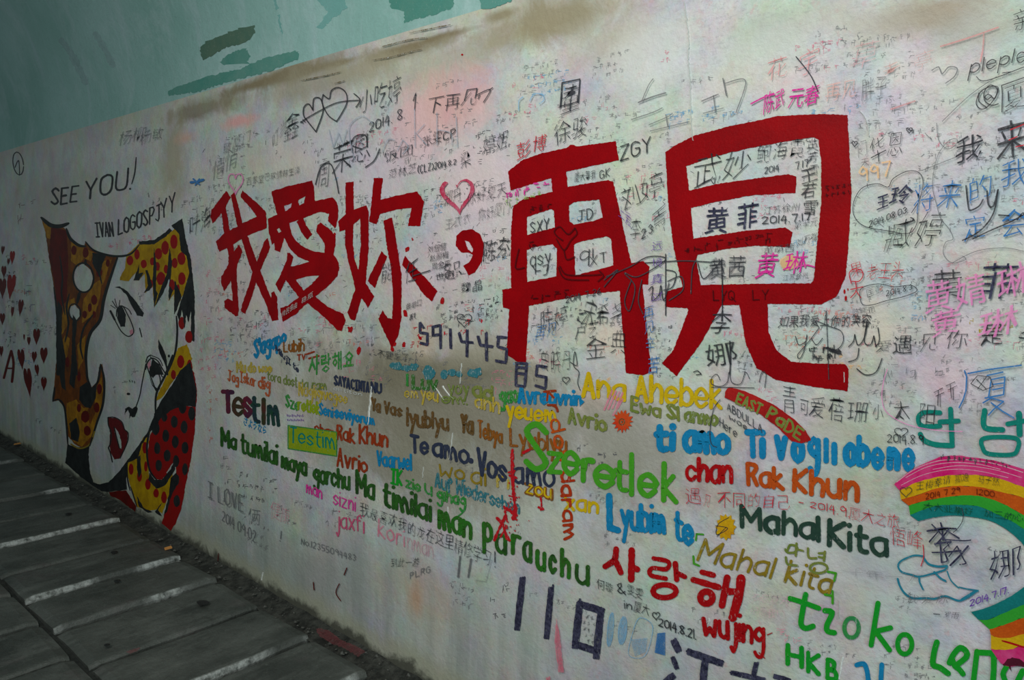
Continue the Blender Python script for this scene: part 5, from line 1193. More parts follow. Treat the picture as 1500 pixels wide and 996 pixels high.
for s_, m_ in ((0, PEN2), (2.2, FAINT)):
    W('I LOVE', (304 + s_,728 + s_), (356 + s_,750 + s_), 23, 1.2, m_, ('hollow pen letters in the lower left part of the wall' if s_ == 0 else 'pale shadow lines of the hollow pen letters'), split=False)
W('2014 09 02', (325,762), (374,795), 14, 1.0, PEN2, 'pen date under the hollow letters', name='pen_date', h1=17)
T('健康', (396,760), (425,770), 26, PINKP, 'rubbed pale red pair of characters right of the hollow letters', off=-.02)
pen('short pen exclamation stroke left of the pen number', [[(412,778),(411,789)], [(410,792),(410,792)]], PEN2, w=1.4)
W('No.12355094483', (441,797), (521,822), 9, .9, PEN2, 'thin pen number row low on the wall', h1=9)
T('到此一游', (572,831), (614,830), 14, PEN, 'small pen phrase under the faded pink word', off=-.016)
W('PLRG', (601,848), (630,838), 9, 1.0, PEN2, 'four tiny pen capitals under the small pen phrase')
# --- windows of the gate character
W('SXY', (777,341), (804,335), 15, 1.3, PEN, 'thin capitals in the upper left window of the gate character', split=False)
W('JD', (846,325), (868,320), 15, 1.4, BLK, 'thin capitals in the upper right window of the gate character', split=False)
W('qsy', (777,391), (806,385), 22, 1.4, BLK, 'pen letters in the lower left window of the gate character', split=False)
pen('under curls below the pen letters in the lower left window', [[(780,388),(784,396),(792,396)], [(795,390),(803,388),(800,402),(796,403)]], BLK, w=1.3)
W('qi', (850,382), (868,378), 20, 1.5, BLK, 'pen letters in the lower right window, upper pair', split=False)
W('XT', (864,390), (889,383), 14, 1.2, BLK, 'pen capitals in the lower right window, lower pair', split=False)
T('厦大等我', (841,268), (873,262), 15, BLK, 'small black characters in the gap under the gate roof', off=-.008)
W('GK', (879,262), (893,258), 12, 1.2, BLK, 'small black capitals in the gap under the gate roof', split=False)
tag(scribble(738,285,806,268,11,1,8,1.7).make('pen_name', MAG), 'row of pink scribble in the left gap of the gate character', 'writing')
tag(scribble(738,297,806,282,9,1,8,1.3).make('pen_name', paint((.35,.55,.15),None,.3,.8)), 'row of lime scribble under the pink one in the gate gap', 'writing')
W('ZGY', (909,235), (953,221), 21, 1.9, BLK, 'black thin capitals right of the gate roof', split=False)
pen('dark heart and arrow drawn on the red of the gate character', [[(824,352),(815,345),(812,338),(820,332),(832,343),(842,334),(845,342),(836,352),(826,366),(815,350)], [(826,366),(830,380),(842,376)], [(760,365),(755,392),(768,392)], [(820,390),(830,402),(860,403),(880,402)], [(818,392),(828,408),(862,410)], [(878,397),(884,404),(876,412)]], DKR, w=2.0)
tag(scribble(770,436,835,428,13,1,9,1.8).make('overwritten_ink', DKR), 'dark writing on the wide red bar of the gate character', 'writing')
tag(scribble(770,362,800,358,11,1,9,1.6).make('overwritten_ink', DKR), 'dark writing between the left windows of the gate character', 'writing')
tag(scribble(775,308,812,300,9,1,9,1.5).make('overwritten_ink', DKR), 'dark writing above the upper left window of the gate character', 'writing')
pen('big looping pen lines crossing the right leg of the gate character', [[(888,405),(920,392),(950,376),(975,380),(935,405),(915,400),(930,420),(922,455),(915,440),(925,410)], [(940,410),(935,440),(942,460)], [(950,425),(956,420),(955,440),(965,432),(968,418),(972,440),(980,415)], [(885,410),(905,395),(885,420)]], PEN, w=1.4)
W('2014 7 26', (829,444), (880,430), 9, 1.0, PEN, 'thin date under the wide red bar of the gate character', name='pen_date')
T('陈婷', (790,486), (832,477), 33, PEN, 'thin pen name below the wide red bar, left one', off=-.03, split=True)
T('宋希尧', (853,479), (913,472), 36, BLK, 'flowing black pen name below the wide red bar, right one', off=-.026, wob=1.8, split=True)
tag(scribble(838,466,854,463,12,1,9,1.4).make('pen_name', PEN), 'dense tiny scribble between the two names below the bar', 'writing')
T('再见', (783,500), (817,490), 22, BPEN, 'pale blue farewell between the gate legs', off=-.016)
T('卢艺', (842,500), (877,492), 26, PEN, 'grey pen name above the larger one between the gate legs', off=-.028)
T('金', (855,528), (890,526), 34, BLK, 'black pen character between the gate legs, lower left', off=-.022)
T('典', (893,520), (918,517), 36, BLK, 'black pen character touching the right gate leg', off=-.022)
T('曾晓丹', (790,545), (838,540), 32, BLK, 'tangled black pen name right of the black digit five', off=-.024, wob=1.8, split=True)
pen('long wavy pen stroke trailing from the tangled name', [[(835,530),(845,535),(842,515),(840,535),(848,545),(846,560),(850,572)]], BLK, w=1.2)
pen('tiny pen heart under the tangled name', [heart_pts(829, 556, 10, 10) + heart_pts(829, 556, 10, 10)[:1]], BLK, w=1.2)
T('再', (942,470), (958,467), 20, BPEN, 'blue pen character right of the gate leg, topmost', off=-.014); T('见', (943,490), (960,487), 20, BPEN, 'blue pen character right of the gate leg, second', off=-.014)
T('辛', (945,517), (960,515), 22, BPEN, 'blue pen character right of the gate leg, third', off=-.014); T('苦', (948,548), (966,545), 24, BPEN, 'blue pen character right of the gate leg, lowest', off=-.012)
for i, ch in enumerate('远境真过'): T(ch, (953,368 + i * 25), (972,365 + i * 25), 15, PURP, ('topmost', 'second', 'third', 'lowest')[i] + ' purple pen character in the column between the two last red characters', off=-.01)
# --- names between gate and square characters
T('刘', (908,306), (938,298), 34, BLK, 'black pen character right of the gate windows, first of a pair', off=-.026, wob=1.6)
T('婷', (937,298), (972,288), 40, BLK, 'black pen character with a long vertical, second of a pair', off=-.024, wob=1.6)
T('李', (922,352), (940,348), 30, BLK, 'curly pen character under the pair right of the gate', off=-.028, wob=1.6)
W('2.3', (940,350), (956,340), 13, 1.3, BLK, 'small pen numerals after the curly character', split=False)
T('焉', (952,342), (978,330), 34, BLK, 'large curly pen character touching the left post of the square character', off=-.028, wob=1.8)
T('上爱', (905,315), (925,335), 20, PURP, 'small violet pen pair beside the gate shoulder', off=-.02, up=(0,-1))
# --- upper middle
T('团', (815,162), (855,152), 44, PEN, 'large thin circled character above the gate', off=-.032, wob=1.2)
T('童', (822,168), (850,160), 34, PEN, 'thin character nested under the circled one above the gate', off=-.034)
T('徐骏', (811,212), (862,198), 32, PEN, 'thin pen name above the gate roof', off=-.032, wob=1.3)
T('彭博', (755,235), (802,220), 26, REDPEN, 'bright pink red name left over the gate roof', off=-.008, split=False)
T('梁', (673,248), (690,242), 26, PEN, 'thin grey character above the pink heart', off=-.03); T('婷姐', (706,230), (746,215), 30, PEN, 'thin grey pair above the pink heart, right', off=-.032)
T('张雯', (618,218), (648,206), 18, BLK, 'small bold black name below the faint pink circle', off=-.008); W('CP', (650,206), (667,200), 12, 1.4, BLK, 'two small black capitals after the bold black name', split=False)
T('小吃婷', (526,170), (588,146), 34, PEN, 'thin pen name right of the two linked hearts', off=-.03, h1=38)
W('7. 不'[:2], (605,168), (611,150), 20, 1.2, PEN, 'thin numeral at the left of the pen farewell')
T('下再见', (624,168), (702,152), 26, PEN, 'thin pen farewell written over the pink circle', off=-.03)
pen('small flag like arrow at the end of the pen farewell', [[(696,140),(718,131),(708,150)], [(703,138),(700,145)], [(716,132),(722,128)]], PEN, w=1.2)
W('2014. 8.', (541,193), (592,172), 13, 1.1, PEN, 'slanting thin date above the bold black signature', name='pen_date', h1=15)
T('周', (464,283), (484,270), 40, BLK, 'large black looping signature character, lowest left of three', off=-.024, wob=1.6)
T('荣', (486,264), (518,250), 46, BLK, 'large black signature character, middle of three', off=-.022, wob=1.6)
T('恩', (513,243), (545,228), 46, BLK, 'large black signature character, highest of three', off=-.022, wob=1.6)
pen('long black loops joining the large signature', [[(496,283),(492,262),(484,240),(470,245),(462,270)], [(530,218),(515,212),(520,200),(535,198),(538,215)], [(535,245),(548,235),(556,218)]], BLK, w=1.6)
k = Ink()
for P, w in (([(540,640),(500,590),(480,560),(482,520),(505,505),(525,535),(530,480),(560,478),(575,520),(570,560),(540,640)], 1.7), ([(640,590),(600,560),(570,500),(575,460),(605,480),(615,440),(650,425),(685,450),(690,500),(660,560),(640,590)], 1.6), ([(465,595),(520,560),(640,500),(750,487)], 1.5), ([(725,455),(755,485),(735,520)], 1.6), ([(465,590),(480,600)], 1.2), ([(475,580),(490,595)], 1.2)): k.line(X('y', P), w)
tag(k.make('linked_hearts', BLK), 'two black outlined hearts pierced by an arrow, upper left', 'drawing')
T('鑫', (415,210), (440,196), 40, PEN, 'dense thin character below the linked hearts', off=-.032); T('叮当', (398,222), (420,190), 22, PEN2, 'faint thin pair left of the dense thin character', off=-.03)
T('饭团', (562,240), (606,226), 16, PEN, 'small thin phrase above the third red character', off=-.022)
T('范林芝', (568,263), (610,252), 15, PEN, 'small thin name above the top stroke of the third red character', off=-.022)
W('(CLZ)2014.8.2', (612,254), (668,240), 12, 1.0, PEN, 'bracketed capitals and tiny date after the small thin name', h1=7)
T('百家堂巴软情韩生泽', (360,272), (440,254), 12, BLK, 'row of tiny black characters above the first two red ones', off=-.016)
tag(Ink().fill(heart_pts(670,282,46,52,rot=-.1), [heart_pts(670.5,281,35,42,rot=-.1)], rough=.5, curve=True).make('painted_heart', paint((.58,.01,.06),(.8,.25,.38),.15)), 'pinkish red outlined heart above the big comma', 'heart')
T('郑丹', (650,303), (676,292), 20, BLK, 'black name inside the outlined heart', off=-.018)
T('你好夏天', (683,304), (742,284), 20, BLK, 'black pen phrase touching the gate roof, right of the outlined heart', off=-.024)
T('你好厦门', (700,326), (748,312), 20, BLK, 'black pen phrase under the other right of the outlined heart', off=-.024)
T('王衣衣', (651,338), (690,326), 17, PEN2, 'grey pen name just above the big comma', off=-.028)
T('能', (557,415), (576,410), 30, PEN, 'grey pen character across the third red character, left', off=-.028); T('任', (593,415), (612,408), 32, PEN, 'grey pen character across the third red character, right', off=-.028)
tag(Ink().line([(605,404),(630,396)], 1.4).make('pen_tail', PEN), 'thin dash leading right from the third red character', 'writing')
for i, (t, x, y) in enumerate((('刘倍倩', 626, 372), ('赵丽梅', 629, 384), ('周金平', 632, 397), ('世明', 637, 412))): T(t, (x, y), (x + 28, y - 6), 11, BLK, ('topmost', 'second', 'third', 'lowest')[i] + ' tiny black name stacked left of the comma', off=-.006)
T('恕', (646,418), (678,408), 30, BLK, 'curly black pen character left under the comma', off=-.03, wob=1.8)
T('陈芬', (706,385), (748,378), 30, BLK, 'bold tangled black name between comma and gate', off=-.010, wob=1.6)
T('魏晶', (674,430), (708,424), 16, PEN, 'outlined grey name below the comma', off=-.01)
T('曲唱口', (594,455), (618,447), 10, BLK, 'tiny black writing right of the hooked red stroke', off=-.006); W('ZEY', (600,469), (608,465), 7, 1.1, BLK, 'tiny black capitals right of the hooked red stroke')
pen('pen heart with a line through it, above the digit row', [heart_pts(680, 467, 20, 20) + heart_pts(680, 467, 20, 20)[:1], [(670,466),(690,470)]], PEN, w=1.0)
T('不要忘了', (552,524), (600,530), 12, BLK, 'small black pen phrase left of the digit row', off=-.012)
WHT = paint((.75,.72,.70), None, .2, .9)
T('帅民曲曲', (413,465), (436,450), 10, WHT, 'tiny white characters on the lower left leg of the second red character', off=-.006); T('稳瓶', (441,446), (459,434), 9, WHT, 'tiny white characters further up the same red leg', off=-.006)
T('叶海', (276,352), (310,330), 34, BLK, 'tangled black name beside the mural hair', off=-.022, wob=1.6)
T('杨柳', (174,213), (214,205), 20, PEN2, 'faint scrawled characters high above the bubble, left', off=-.02); T('杨敏', (204,214), (240,204), 20, PEN2, 'faint scrawled characters high above the bubble, right', off=-.02)
T('敏厦门', (326,228), (368,206), 18, PEN2, 'faint thin characters above the first red character', off=-.026)
T('悄悄', (310,265), (348,243), 28, PEN2, 'faint tall pair just above the first red character', off=-.03)
tag(Ink().line([(279,267),(288,266),(298,263)], 3, rough=.3).line([(283,262),(292,270)], 2.4).line([(292,262),(286,271)], 2).make('ink_mark', BPEN), 'small blue marker cross beside the bubble greeting', 'ink mark')
pen('pink outlined heart with drip above the first red character', [heart_pts(345, 265, 20, 30) + heart_pts(345, 265, 20, 30)[:1]], HPINK, w=1.8)
# --- right part
T('赵', (1112,186), (1128,181), 26, MAG, 'first hot pink character above the top bar of the tallest red character', off=.004) if 0 else None
T('陈武', (1118,170), (1150,158), 30, MAG, 'hot pink pair above the top bar of the tallest red character', off=.002, split=True)
T('元春', (1155,160), (1201,150), 28, MAG, 'second hot pink pair above the top bar, right', off=.002, split=True)
tag(Ink().line([(1100,152),(1120,142),(1135,138)], 2).make('pen_tail', MAG), 'hot pink stroke sweeping in from the left of the pair', 'writing')
T('花', (1120,125), (1158,112), 36, paint((.70,.16,.18),(.8,.4,.4),.4,.75), 'rubbed red pen character high above the hot pink pair', off=-.02)
T('宇', (1166,120), (1202,105), 40, paint((.66,.18,.20),(.8,.4,.4),.4,.75), 'rubbed red pen character crossed by a grey stroke', off=-.026)
pen('grey diagonal stroke crossing the rubbed red character', [[(1166,83),(1180,100),(1190,115),(1198,134)]], PEN, w=1.6)
T('草', (1245,105), (1290,90), 38, paint((.80,.40,.42),None,.5,.6), 'pale rubbed red character at top right of centre', off=-.02)
T('再见', (1208,150), (1256,140), 28, paint((.85,.42,.36),None,.45,.65), 'pale coral farewell right of the hot pink pair', off=-.008)
T('胖子', (1262,148), (1300,138), 32, PEN2, 'grey pen pair right of the coral farewell', off=-.026)
T('幸', (1290,125), (1320,115), 30, paint((.82,.42,.38),None,.45,.65), 'pale coral character above the grey pen pair', off=-.016)
T('亭', (1335,110), (1370,96), 30, paint((.82,.40,.38),None,.45,.6), 'pale coral character left of the thin cursive word', off=-.02)
pen('pale red long T shaped strokes near the top right', [[(1378,68),(1420,55),(1462,40)], [(1441,48),(1440,70),(1436,90)], [(1305,160),(1340,148)]], paint((.80,.30,.30),None,.4,.65), w=2.4)
pen('grey pen heart half rubbed out, top right', [[(1365,103),(1375,98),(1380,108),(1390,98),(1402,100),(1398,112),(1385,122)]], PEN2, w=1.5)
W('plepl', (1420,108), (1482,92), 20, 1.6, BLK, 'thin cursive letters at the upper right frame edge', sl=.2, split=False); W('e', (1490,92), (1502,89), 22, 1.6, BLK, 'last cursive letter cut by the upper right frame edge', split=False)
pen('thin line under the cursive letters', [[(1430,112),(1445,118),(1500,98)], [(1468,107),(1482,105)]], PEN, w=1.1)
W('@', (1438,152), (1462,148), 26, 1.7, BLK, 'large at sign near the right frame edge', split=False)
pen('double oval around the at sign', [[(1445,157),(1434,148),(1436,135),(1450,127),(1462,128),(1458,142),(1448,155),(1438,160),(1430,152),(1434,136)]], BLK, w=1.5)
T('厦', (1463,167), (1503,158), 44, BLK, 'black pen character after the at sign', off=-.020)
T('亲', (1481,48), (1512,38), 34, BLK, 'black pen character cut by the top right corner', off=-.02)
T('我', (1397,243), (1441,234), 40, PEN, 'sketchy black character, first of two at upper right', off=-.006)
T('来', (1458,235), (1506,226), 52, BLK, 'sketchy bold black character cut by the right edge', off=-.004)
pen('red pen lines behind the bold black character at the right edge', [[(1480,190),(1500,182)], [(1478,205),(1490,200)], [(1488,215),(1502,212)]], REDPEN, w=1.6)
T('华恩', (1273,238), (1324,224), 36, BLK, 'thin black pen pair right of the tallest red character', off=-.030, split=True)
T('门', (1255,232), (1271,228), 24, PEN2, 'grey pen box character right of the tallest red character', off=-.030); T('天', (1260,246), (1274,243), 13, BLK, 'small black character under the grey pen box', off=-.018)
pen('tiny shaded hearts above the thin black pair', [heart_pts(1332,190,8,8) + heart_pts(1332,190,8,8)[:1], [(1328,188),(1336,192)], heart_pts(1252,210,7,8) + heart_pts(1252,210,7,8)[:1]], BLK, w=1.3)
W('997', (1259,266), (1303,256), 20, 2.4, PEACH, 'orange crayon number right of the tallest red character', split=True)
pen('very large thin pen heart around a bold black name at right', [[(1335,312),(1348,290),(1352,265),(1345,252),(1328,251),(1308,262),(1301,274),(1285,269),(1262,276),(1250,298),(1252,318),(1268,332),(1300,338),(1330,342),(1342,330),(1344,312)]], PEN, w=1.0)
for t, a, b, h, l in (('王', (1283,309), (1303,304), 22, 'left'), ('玲', (1303,301), (1335,295), 28, 'right')): T(t, a, b, h, INK, 'bold black marker character inside the large thin heart, ' + l, off=.006)
W('2014.08.03.', (1273,333), (1330,311), 9, 1.2, BLK, 'small slanting date inside the large thin heart', name='pen_date')
T('臧', (1293,375), (1340,358), 46, BLK, 'large black pen character under the thin heart, left', off=-.016, wob=1.5); T('婷', (1340,362), (1384,352), 50, BLK, 'large black pen character under the thin heart, right', off=-.016, wob=1.5)
for t, a, b, h, l in (('将', (1338,312), (1368,306), 40, 'first'), ('来', (1375,306), (1408,300), 38, 'second'), ('的', (1414,302), (1458,290), 42, 'third'), ('我', (1466,275), (1508,266), 38, 'fourth')): T(t, a, b, h, BPEN, 'blue pen character at right, ' + l + ' in the rising row', off=-.014)
T('定', (1410,358), (1446,352), 40, BPEN, 'blue pen character in the lower row at right', off=-.014); T('会', (1466,348), (1504,340), 40, BPEN, 'blue pen character cut by the right edge, lower row', off=-.014)
pen('thick black sketch strokes over the blue pen characters', [([(1415,272),(1418,300),(1421,308),(1434,302),(1440,292)], 2.2), ([(1446,280),(1448,300),(1455,302),(1462,278)], 2.6), ([(1462,278),(1456,310),(1442,332),(1425,345),(1410,352)], 2.2), ([(1425,350),(1450,338),(1480,325),(1500,314)], 2.0), ([(1463,315),(1478,316)], 2.2), ([(1490,322),(1498,312),(1504,314)], 1.8)], BLK)
pen('long looping hairline curves behind the blue pen row', [[(1372,180),(1375,205),(1388,218),(1400,212),(1402,204),(1390,206),(1375,225),(1368,250),(1366,275),(1372,300),(1378,320),(1390,335),(1396,350),(1385,355),(1382,372),(1395,385),(1415,380),(1410,375)], [(1350,250),(1380,238),(1400,230)], [(1395,385),(1430,368),(1470,363),(1500,368)], [(1380,178),(1420,140),(1460,112)], [(1355,195),(1365,205),(1362,200)]], PEN2, w=1.0)
T('黄', (1361,441), (1415,438), 48, BLK, 'large black marker character at right, left of a pair', off=-.012, wob=.7); T('菲', (1434,440), (1490,436), 50, INK, 'large black marker character at right, right of a pair', off=-.006, wob=.7)
for t, a, b, h, l in (('黄', (1352,462), (1395,455), 46, 'upper left'), ('婧', (1398,455), (1446,445), 44, 'upper middle'), ('琳', (1460,440), (1508,425), 46, 'upper right'), ('黄', (1360,500), (1410,488), 40, 'lower left'), ('琳', (1432,500), (1492,484), 40, 'lower right')): T(t, a, b, h, HPINK, 'pink crayon character behind the black pair at right, ' + l, off=0)
T('果', (1245,405), (1264,402), 22, REDPEN, 'red pen character drawn like a small figure, right of the red leg', off=-.02)
pen('red pen stick figure right of the tallest red character', [[(1247,415),(1244,400),(1252,394),(1262,396),(1264,404),(1258,412),(1248,412)], [(1253,412),(1254,426),(1246,436)], [(1254,426),(1261,436)], [(1246,424),(1264,420)]], REDPEN, w=1.4)
T('老王头', (1268,412), (1325,405), 26, REDPEN, 'red pen phrase right of the red stick figure', off=-.022)
pen('wavy pen cloud outline around a tiny name and date', [[(1260,425),(1272,418),(1290,416),(1310,420),(1335,418),(1343,426),(1325,434),(1300,440),(1275,447),(1262,444),(1260,425)]], PEN, w=1.0)
T('匡彭', (1268,436), (1294,430), 14, BLK, 'tiny name inside the wavy pen cloud', off=-.02); W('2014.8.3', (1298,434), (1336,424), 8, 1.0, BLK, 'tiny date inside the wavy pen cloud', name='pen_date')
# blue 厦 in pen strokes
pen('large blue pen character drawn in single lines at lower right', [[(1413,543),(1416,552),(1415,572),(1411,585),(1405,597)], [(1418,547),(1450,541),(1496,535)], [(1446,550),(1469,545)], [(1452,556),(1472,552),(1470,578),(1447,582)], [(1452,556),(1448,582)], [(1455,563),(1470,561)], [(1454,571),(1469,568)], [(1443,583),(1466,579)], [(1440,590),(1452,583),(1470,588),(1455,600),(1448,608)], [(1452,590),(1468,602),(1485,612)]], BPEN, w=2.1, name='written_character', cat='writing', curve=False)
pen('small black sketched square with a cross beside the blue pen character', [[(1422,562),(1432,550),(1450,552),(1455,566),(1440,572),(1422,562)], [(1430,555),(1445,570)], [(1445,552),(1432,570)]], BLK, w=1.2, curve=False)
tag(scribble(1286,542,1395,546,22,1,20,1.1,cw=1.2).make('pen_name', PEN2), 'row of faint wide characters below the row of four', 'writing')
pen('long pale pink pen oval at lower right', [[(1300,540),(1294,560),(1292,585),(1300,605),(1330,622),(1370,630),(1410,632)]], HPINK, w=1.2)
# rainbow pens
T('王', (1341,719), (1354,718), 13, BLK, 'small black character on the yellow rainbow band, first', off=-.01); T('梅幸请', (1355,717), (1393,708), 13, BLK, 'three small black characters on the yellow rainbow band', off=-.012); T('孤逸', (1398,707), (1420,705), 12, BLK, 'two small black characters at the crown of the yellow band', off=-.012); T('马子然', (1432,708), (1464,712), 13, BLK, 'small black name right on the yellow rainbow band', off=-.012)
pen('tiny pen heart at the left end of the yellow rainbow band', [heart_pts(1327, 719, 16, 15) + heart_pts(1327, 719, 16, 15)[:1]], BLK, w=1.0)
W('2014 7 29', (1356,731), (1406,721), 8, 1.1, DKR, 'dark date on the orange rainbow band', name='pen_date'); W('1200.', (1431,724), (1459,728), 8, 1.1, DKR, 'dark numerals on the orange rainbow band, right')
T('大大业果好 加三的心', (1352,747), (1500,765), 12, paint((.01,.09,.04),None,.2,.85), 'dark characters along the green rainbow band', off=-.01)
tag(scribble(1378,668,1485,680,7,1,7,1.1).make('pen_name', PEN), 'tiny pen row just above the pink rainbow band', 'writing')
T('李', (1368,826), (1418,822), 58, INK, 'large black scratchy character below the rainbow crown', off=-.016, wob=1.6, up=(-.35,-1))
pen('sharp black strokes of the large character below the rainbow', [([(1365,768),(1380,784),(1390,800)], 1.8), ([(1390,775),(1378,790),(1370,798)], 2.4), ([(1380,790),(1410,792),(1422,791)], 1.8), ([(1377,792),(1379,822)], 2.4), ([(1418,800),(1405,815),(1392,828)], 3), ([(1390,815),(1402,800),(1412,820),(1415,825),(1406,827)], 1.8)], INK)
T('娜', (1447,846), (1500,842), 46, INK, 'large black scratchy character at the right edge inside the rainbow', off=-.010, wob=1.4)
pen('thin wavy pen line hanging from the teal rainbow band', [[(1409,744),(1411,755),(1409,765),(1402,775),(1396,780)]], PEN, w=1.1)
W('2014.7.17.', (1421,888), (1477,868), 9, 1.5, PURP, 'purple pen date on the lower teal rainbow end', name='pen_date')
T('我爱你', (1325,884), (1392,886), 14, PEN2, 'faint grey phrase below the cloud', off=-.02); T('罗雨', (1382,905), (1405,906), 10, PEN, 'tiny pen name below the faint grey phrase', off=-.014)
pen('thin pen dash before the tiny pen name', [[(1367,899),(1377,900)]], PEN, w=1.2)
T('十年一下', (1240,845), (1350,853), 13, FAINT, 'very faint pen characters under the blackish green word', off=-.03)
T('不忘夏天', (1100,880), (1155,888), 13, paint((.86,.45,.6),None,.4,.6), 'pale pink pen row right of the red Korean word, upper', off=-.026); T('纪念我们', (1098,900), (1150,908), 13, paint((.86,.45,.6),None,.4,.6), 'pale pink pen row right of the red Korean word, lower', off=-.026)
tag(scribble(1135,922,1182,942,11,1,9,1.1).make('pen_name', PINKP), 'slanting pale pink scribble above the green capitals', 'writing')
# upper centre faint big
pen('wide faint grey arrowhead strokes above the square character', [([(935,150),(955,142),(975,136)], 2.0), ([(940,148),(950,125),(957,115)], 1.2), ([(925,175),(955,165),(970,158)], 1.3), ([(950,183),(980,170),(985,165)], 1.2), ([(975,168),(978,185)], 1.4), ([(952,192),(985,184),(1010,178)], 1.2)], PEN2)
pen('faint grey strokes left above the top bar of the square character', [([(1028,148),(1052,138)], 1.8), ([(1045,140),(1048,165)], 1.4), ([(1030,166),(1060,158)], 1.2), ([(1059,115),(1064,140)], 2), ([(1062,122),(1092,118),(1078,165)], 1.4)], PEN2)
pen('faint blue grey round strokes left of the circled character', [[(760,162),(760,148),(766,142)], [(776,148),(782,138),(794,138),(797,146),(790,152)]], LBLUE, w=1.6)
k = Ink()
for P in ([(482,190),(488,215),(496,195),(502,212),(508,190)], [(520,235),(515,215),(525,205),(532,215)], [(560,222),(568,205),(578,205)], [(582,220),(590,205),(598,215),(590,225)], [(607,160),(608,215)], [(610,195),(622,182)], [(610,196),(625,212)], [(640,165),(640,212)], [(640,190),(660,195),(662,212)], [(668,170),(670,215)], [(514,215),(512,185),(530,170),(545,180)]): k.line(P, 1.7)
tag(k.make('rubbed_word', paint((.42,.48,.58),None,.5,.6)), 'large rubbed blue grey cursive word behind the pen names, upper left', 'writing')
# ================================================================== weathering, cracks, vault patches, litter
def vault_patch(label, polys, col, col2, wear=.1, alpha=.9):
    k = Ink()
    for P in polys: k.fill(P, rough=1.5, step=2.5)
    def surf(p, lift): return on_vault(p, lift * .5 + .001)
    o = k.make('paint_patch', paint(col, col2, wear, alpha, .8, 18), lift=.001 + .0003 * len(label) / 60, surface=surf)
    return tag(o, label, 'paint patch', 'dark patches on the turquoise vault')
vault_patch('dull olive green patch on the vault, leftmost', [[(293,72),(300,60),(320,52),(345,40),(372,37),(374,48),(362,62),(345,66),(325,72),(308,84),(296,87)]], (.10,.20,.15), (.16,.24,.17))
vault_patch('small green patch just under the olive one', [[(322,92),(335,78),(360,70),(370,90),(352,98),(330,96)]], (.10,.32,.27), (.18,.38,.33))
vault_patch('long green patch lying along the upper whitewash edge', [[(245,133),(300,112),(350,102),(385,85),(437,74),(438,86),(395,104),(340,118),(290,134),(248,140)]], (.10,.32,.27), (.18,.38,.33))
vault_patch('large green patch at the top frame edge', [[(570,0),(573,12),(592,22),(593,33),(612,27),(640,20),(662,12),(668,-8),(572,-8)]], (.09,.30,.25), (.14,.33,.27))
vault_patch('green patch at the top corner of the whitewash', [[(702,-6),(704,12),(722,12),(748,2),(752,-8)]], (.11,.33,.29), (.15,.36,.31))
vault_patch('narrow pale green brushed strip hanging on the vault', [[(400,-6),(404,-6),(414,45),(413,50),(408,30)]], (.20,.50,.47), (.26,.54,.52), .3, .6)
vault_patch('pale green hooked patch near the top edge of the vault', [[(455,-6),(503,-6),(508,12),(482,32),(472,44),(464,40),(480,18),(468,4)]], (.20,.50,.47), (.26,.54,.52), .3, .6)
k = Ink()
for P, w in (([(90,60),(105,80),(125,120)], 10), ([(140,50),(155,75),(165,95)], 9)): k.line(P, w, rough=.3)
tag(k.make('scuff', paint((.50,.62,.66),None,.3,.3,.8), surface=lambda p, l: on_vault(p, .002)), 'pale vertical scuffs on the far vault', 'scuff')
k = Ink()
for P, w in (([(545,88),(570,84),(600,76),(618,72)], 1.2), ([(440,118),(470,112),(500,105)], 1.2), ([(600,48),(640,40),(660,36)], 1.4), ([(490,122),(505,118)], 1.2), ([(560,68),(600,58),(625,55)], 1.4)): k.line(P, w, rough=.5, taper=.5)
tag(k.make('brown_stain', paint((.15,.11,.055),(.24,.20,.12),.45,.85,.8,12)), 'brown flaking streaks just under the turquoise edge of the wall', 'stain')
def ridge(P, w, name, label, m, cat, hgt=.004):
    """a real raised crack lip running over the plaster"""
    L = smooth_line(P, 3); v = []; f = []
    for i, p in enumerate(L):
        j = random.uniform(-.5, .5)
        for (d, h) in ((-w, 0), (0, hgt), (w, 0)): v.append(on_wall((p[0] + d + j, p[1]), .0004 + h))
    for i in range(len(L) - 1):
        for q in (0, 1): a = i * 3 + q; f.append((a, a + 1, a + 4, a + 3))
    return tag(link(name, v, f, m), label, cat)
PL, pnt2, pb2 = mat('bare_plaster'); pb2.inputs['Base Color'].default_value = (.78, .80, .76, 1); pb2.inputs['Roughness'].default_value = .35
ridge([(1003,2),(1006,30),(1009,60),(1008,85),(1011,120),(1012,160),(1014,200),(1016,206)], .9, 'plaster_crack', 'long thin vertical plaster crack beside the top of the square character', PL, 'crack')
ridge([(1259,162),(1267,172),(1272,185),(1273,200)], .9, 'plaster_ridge', 'short curved plaster ridge right of the tallest red character', PL, 'crack')
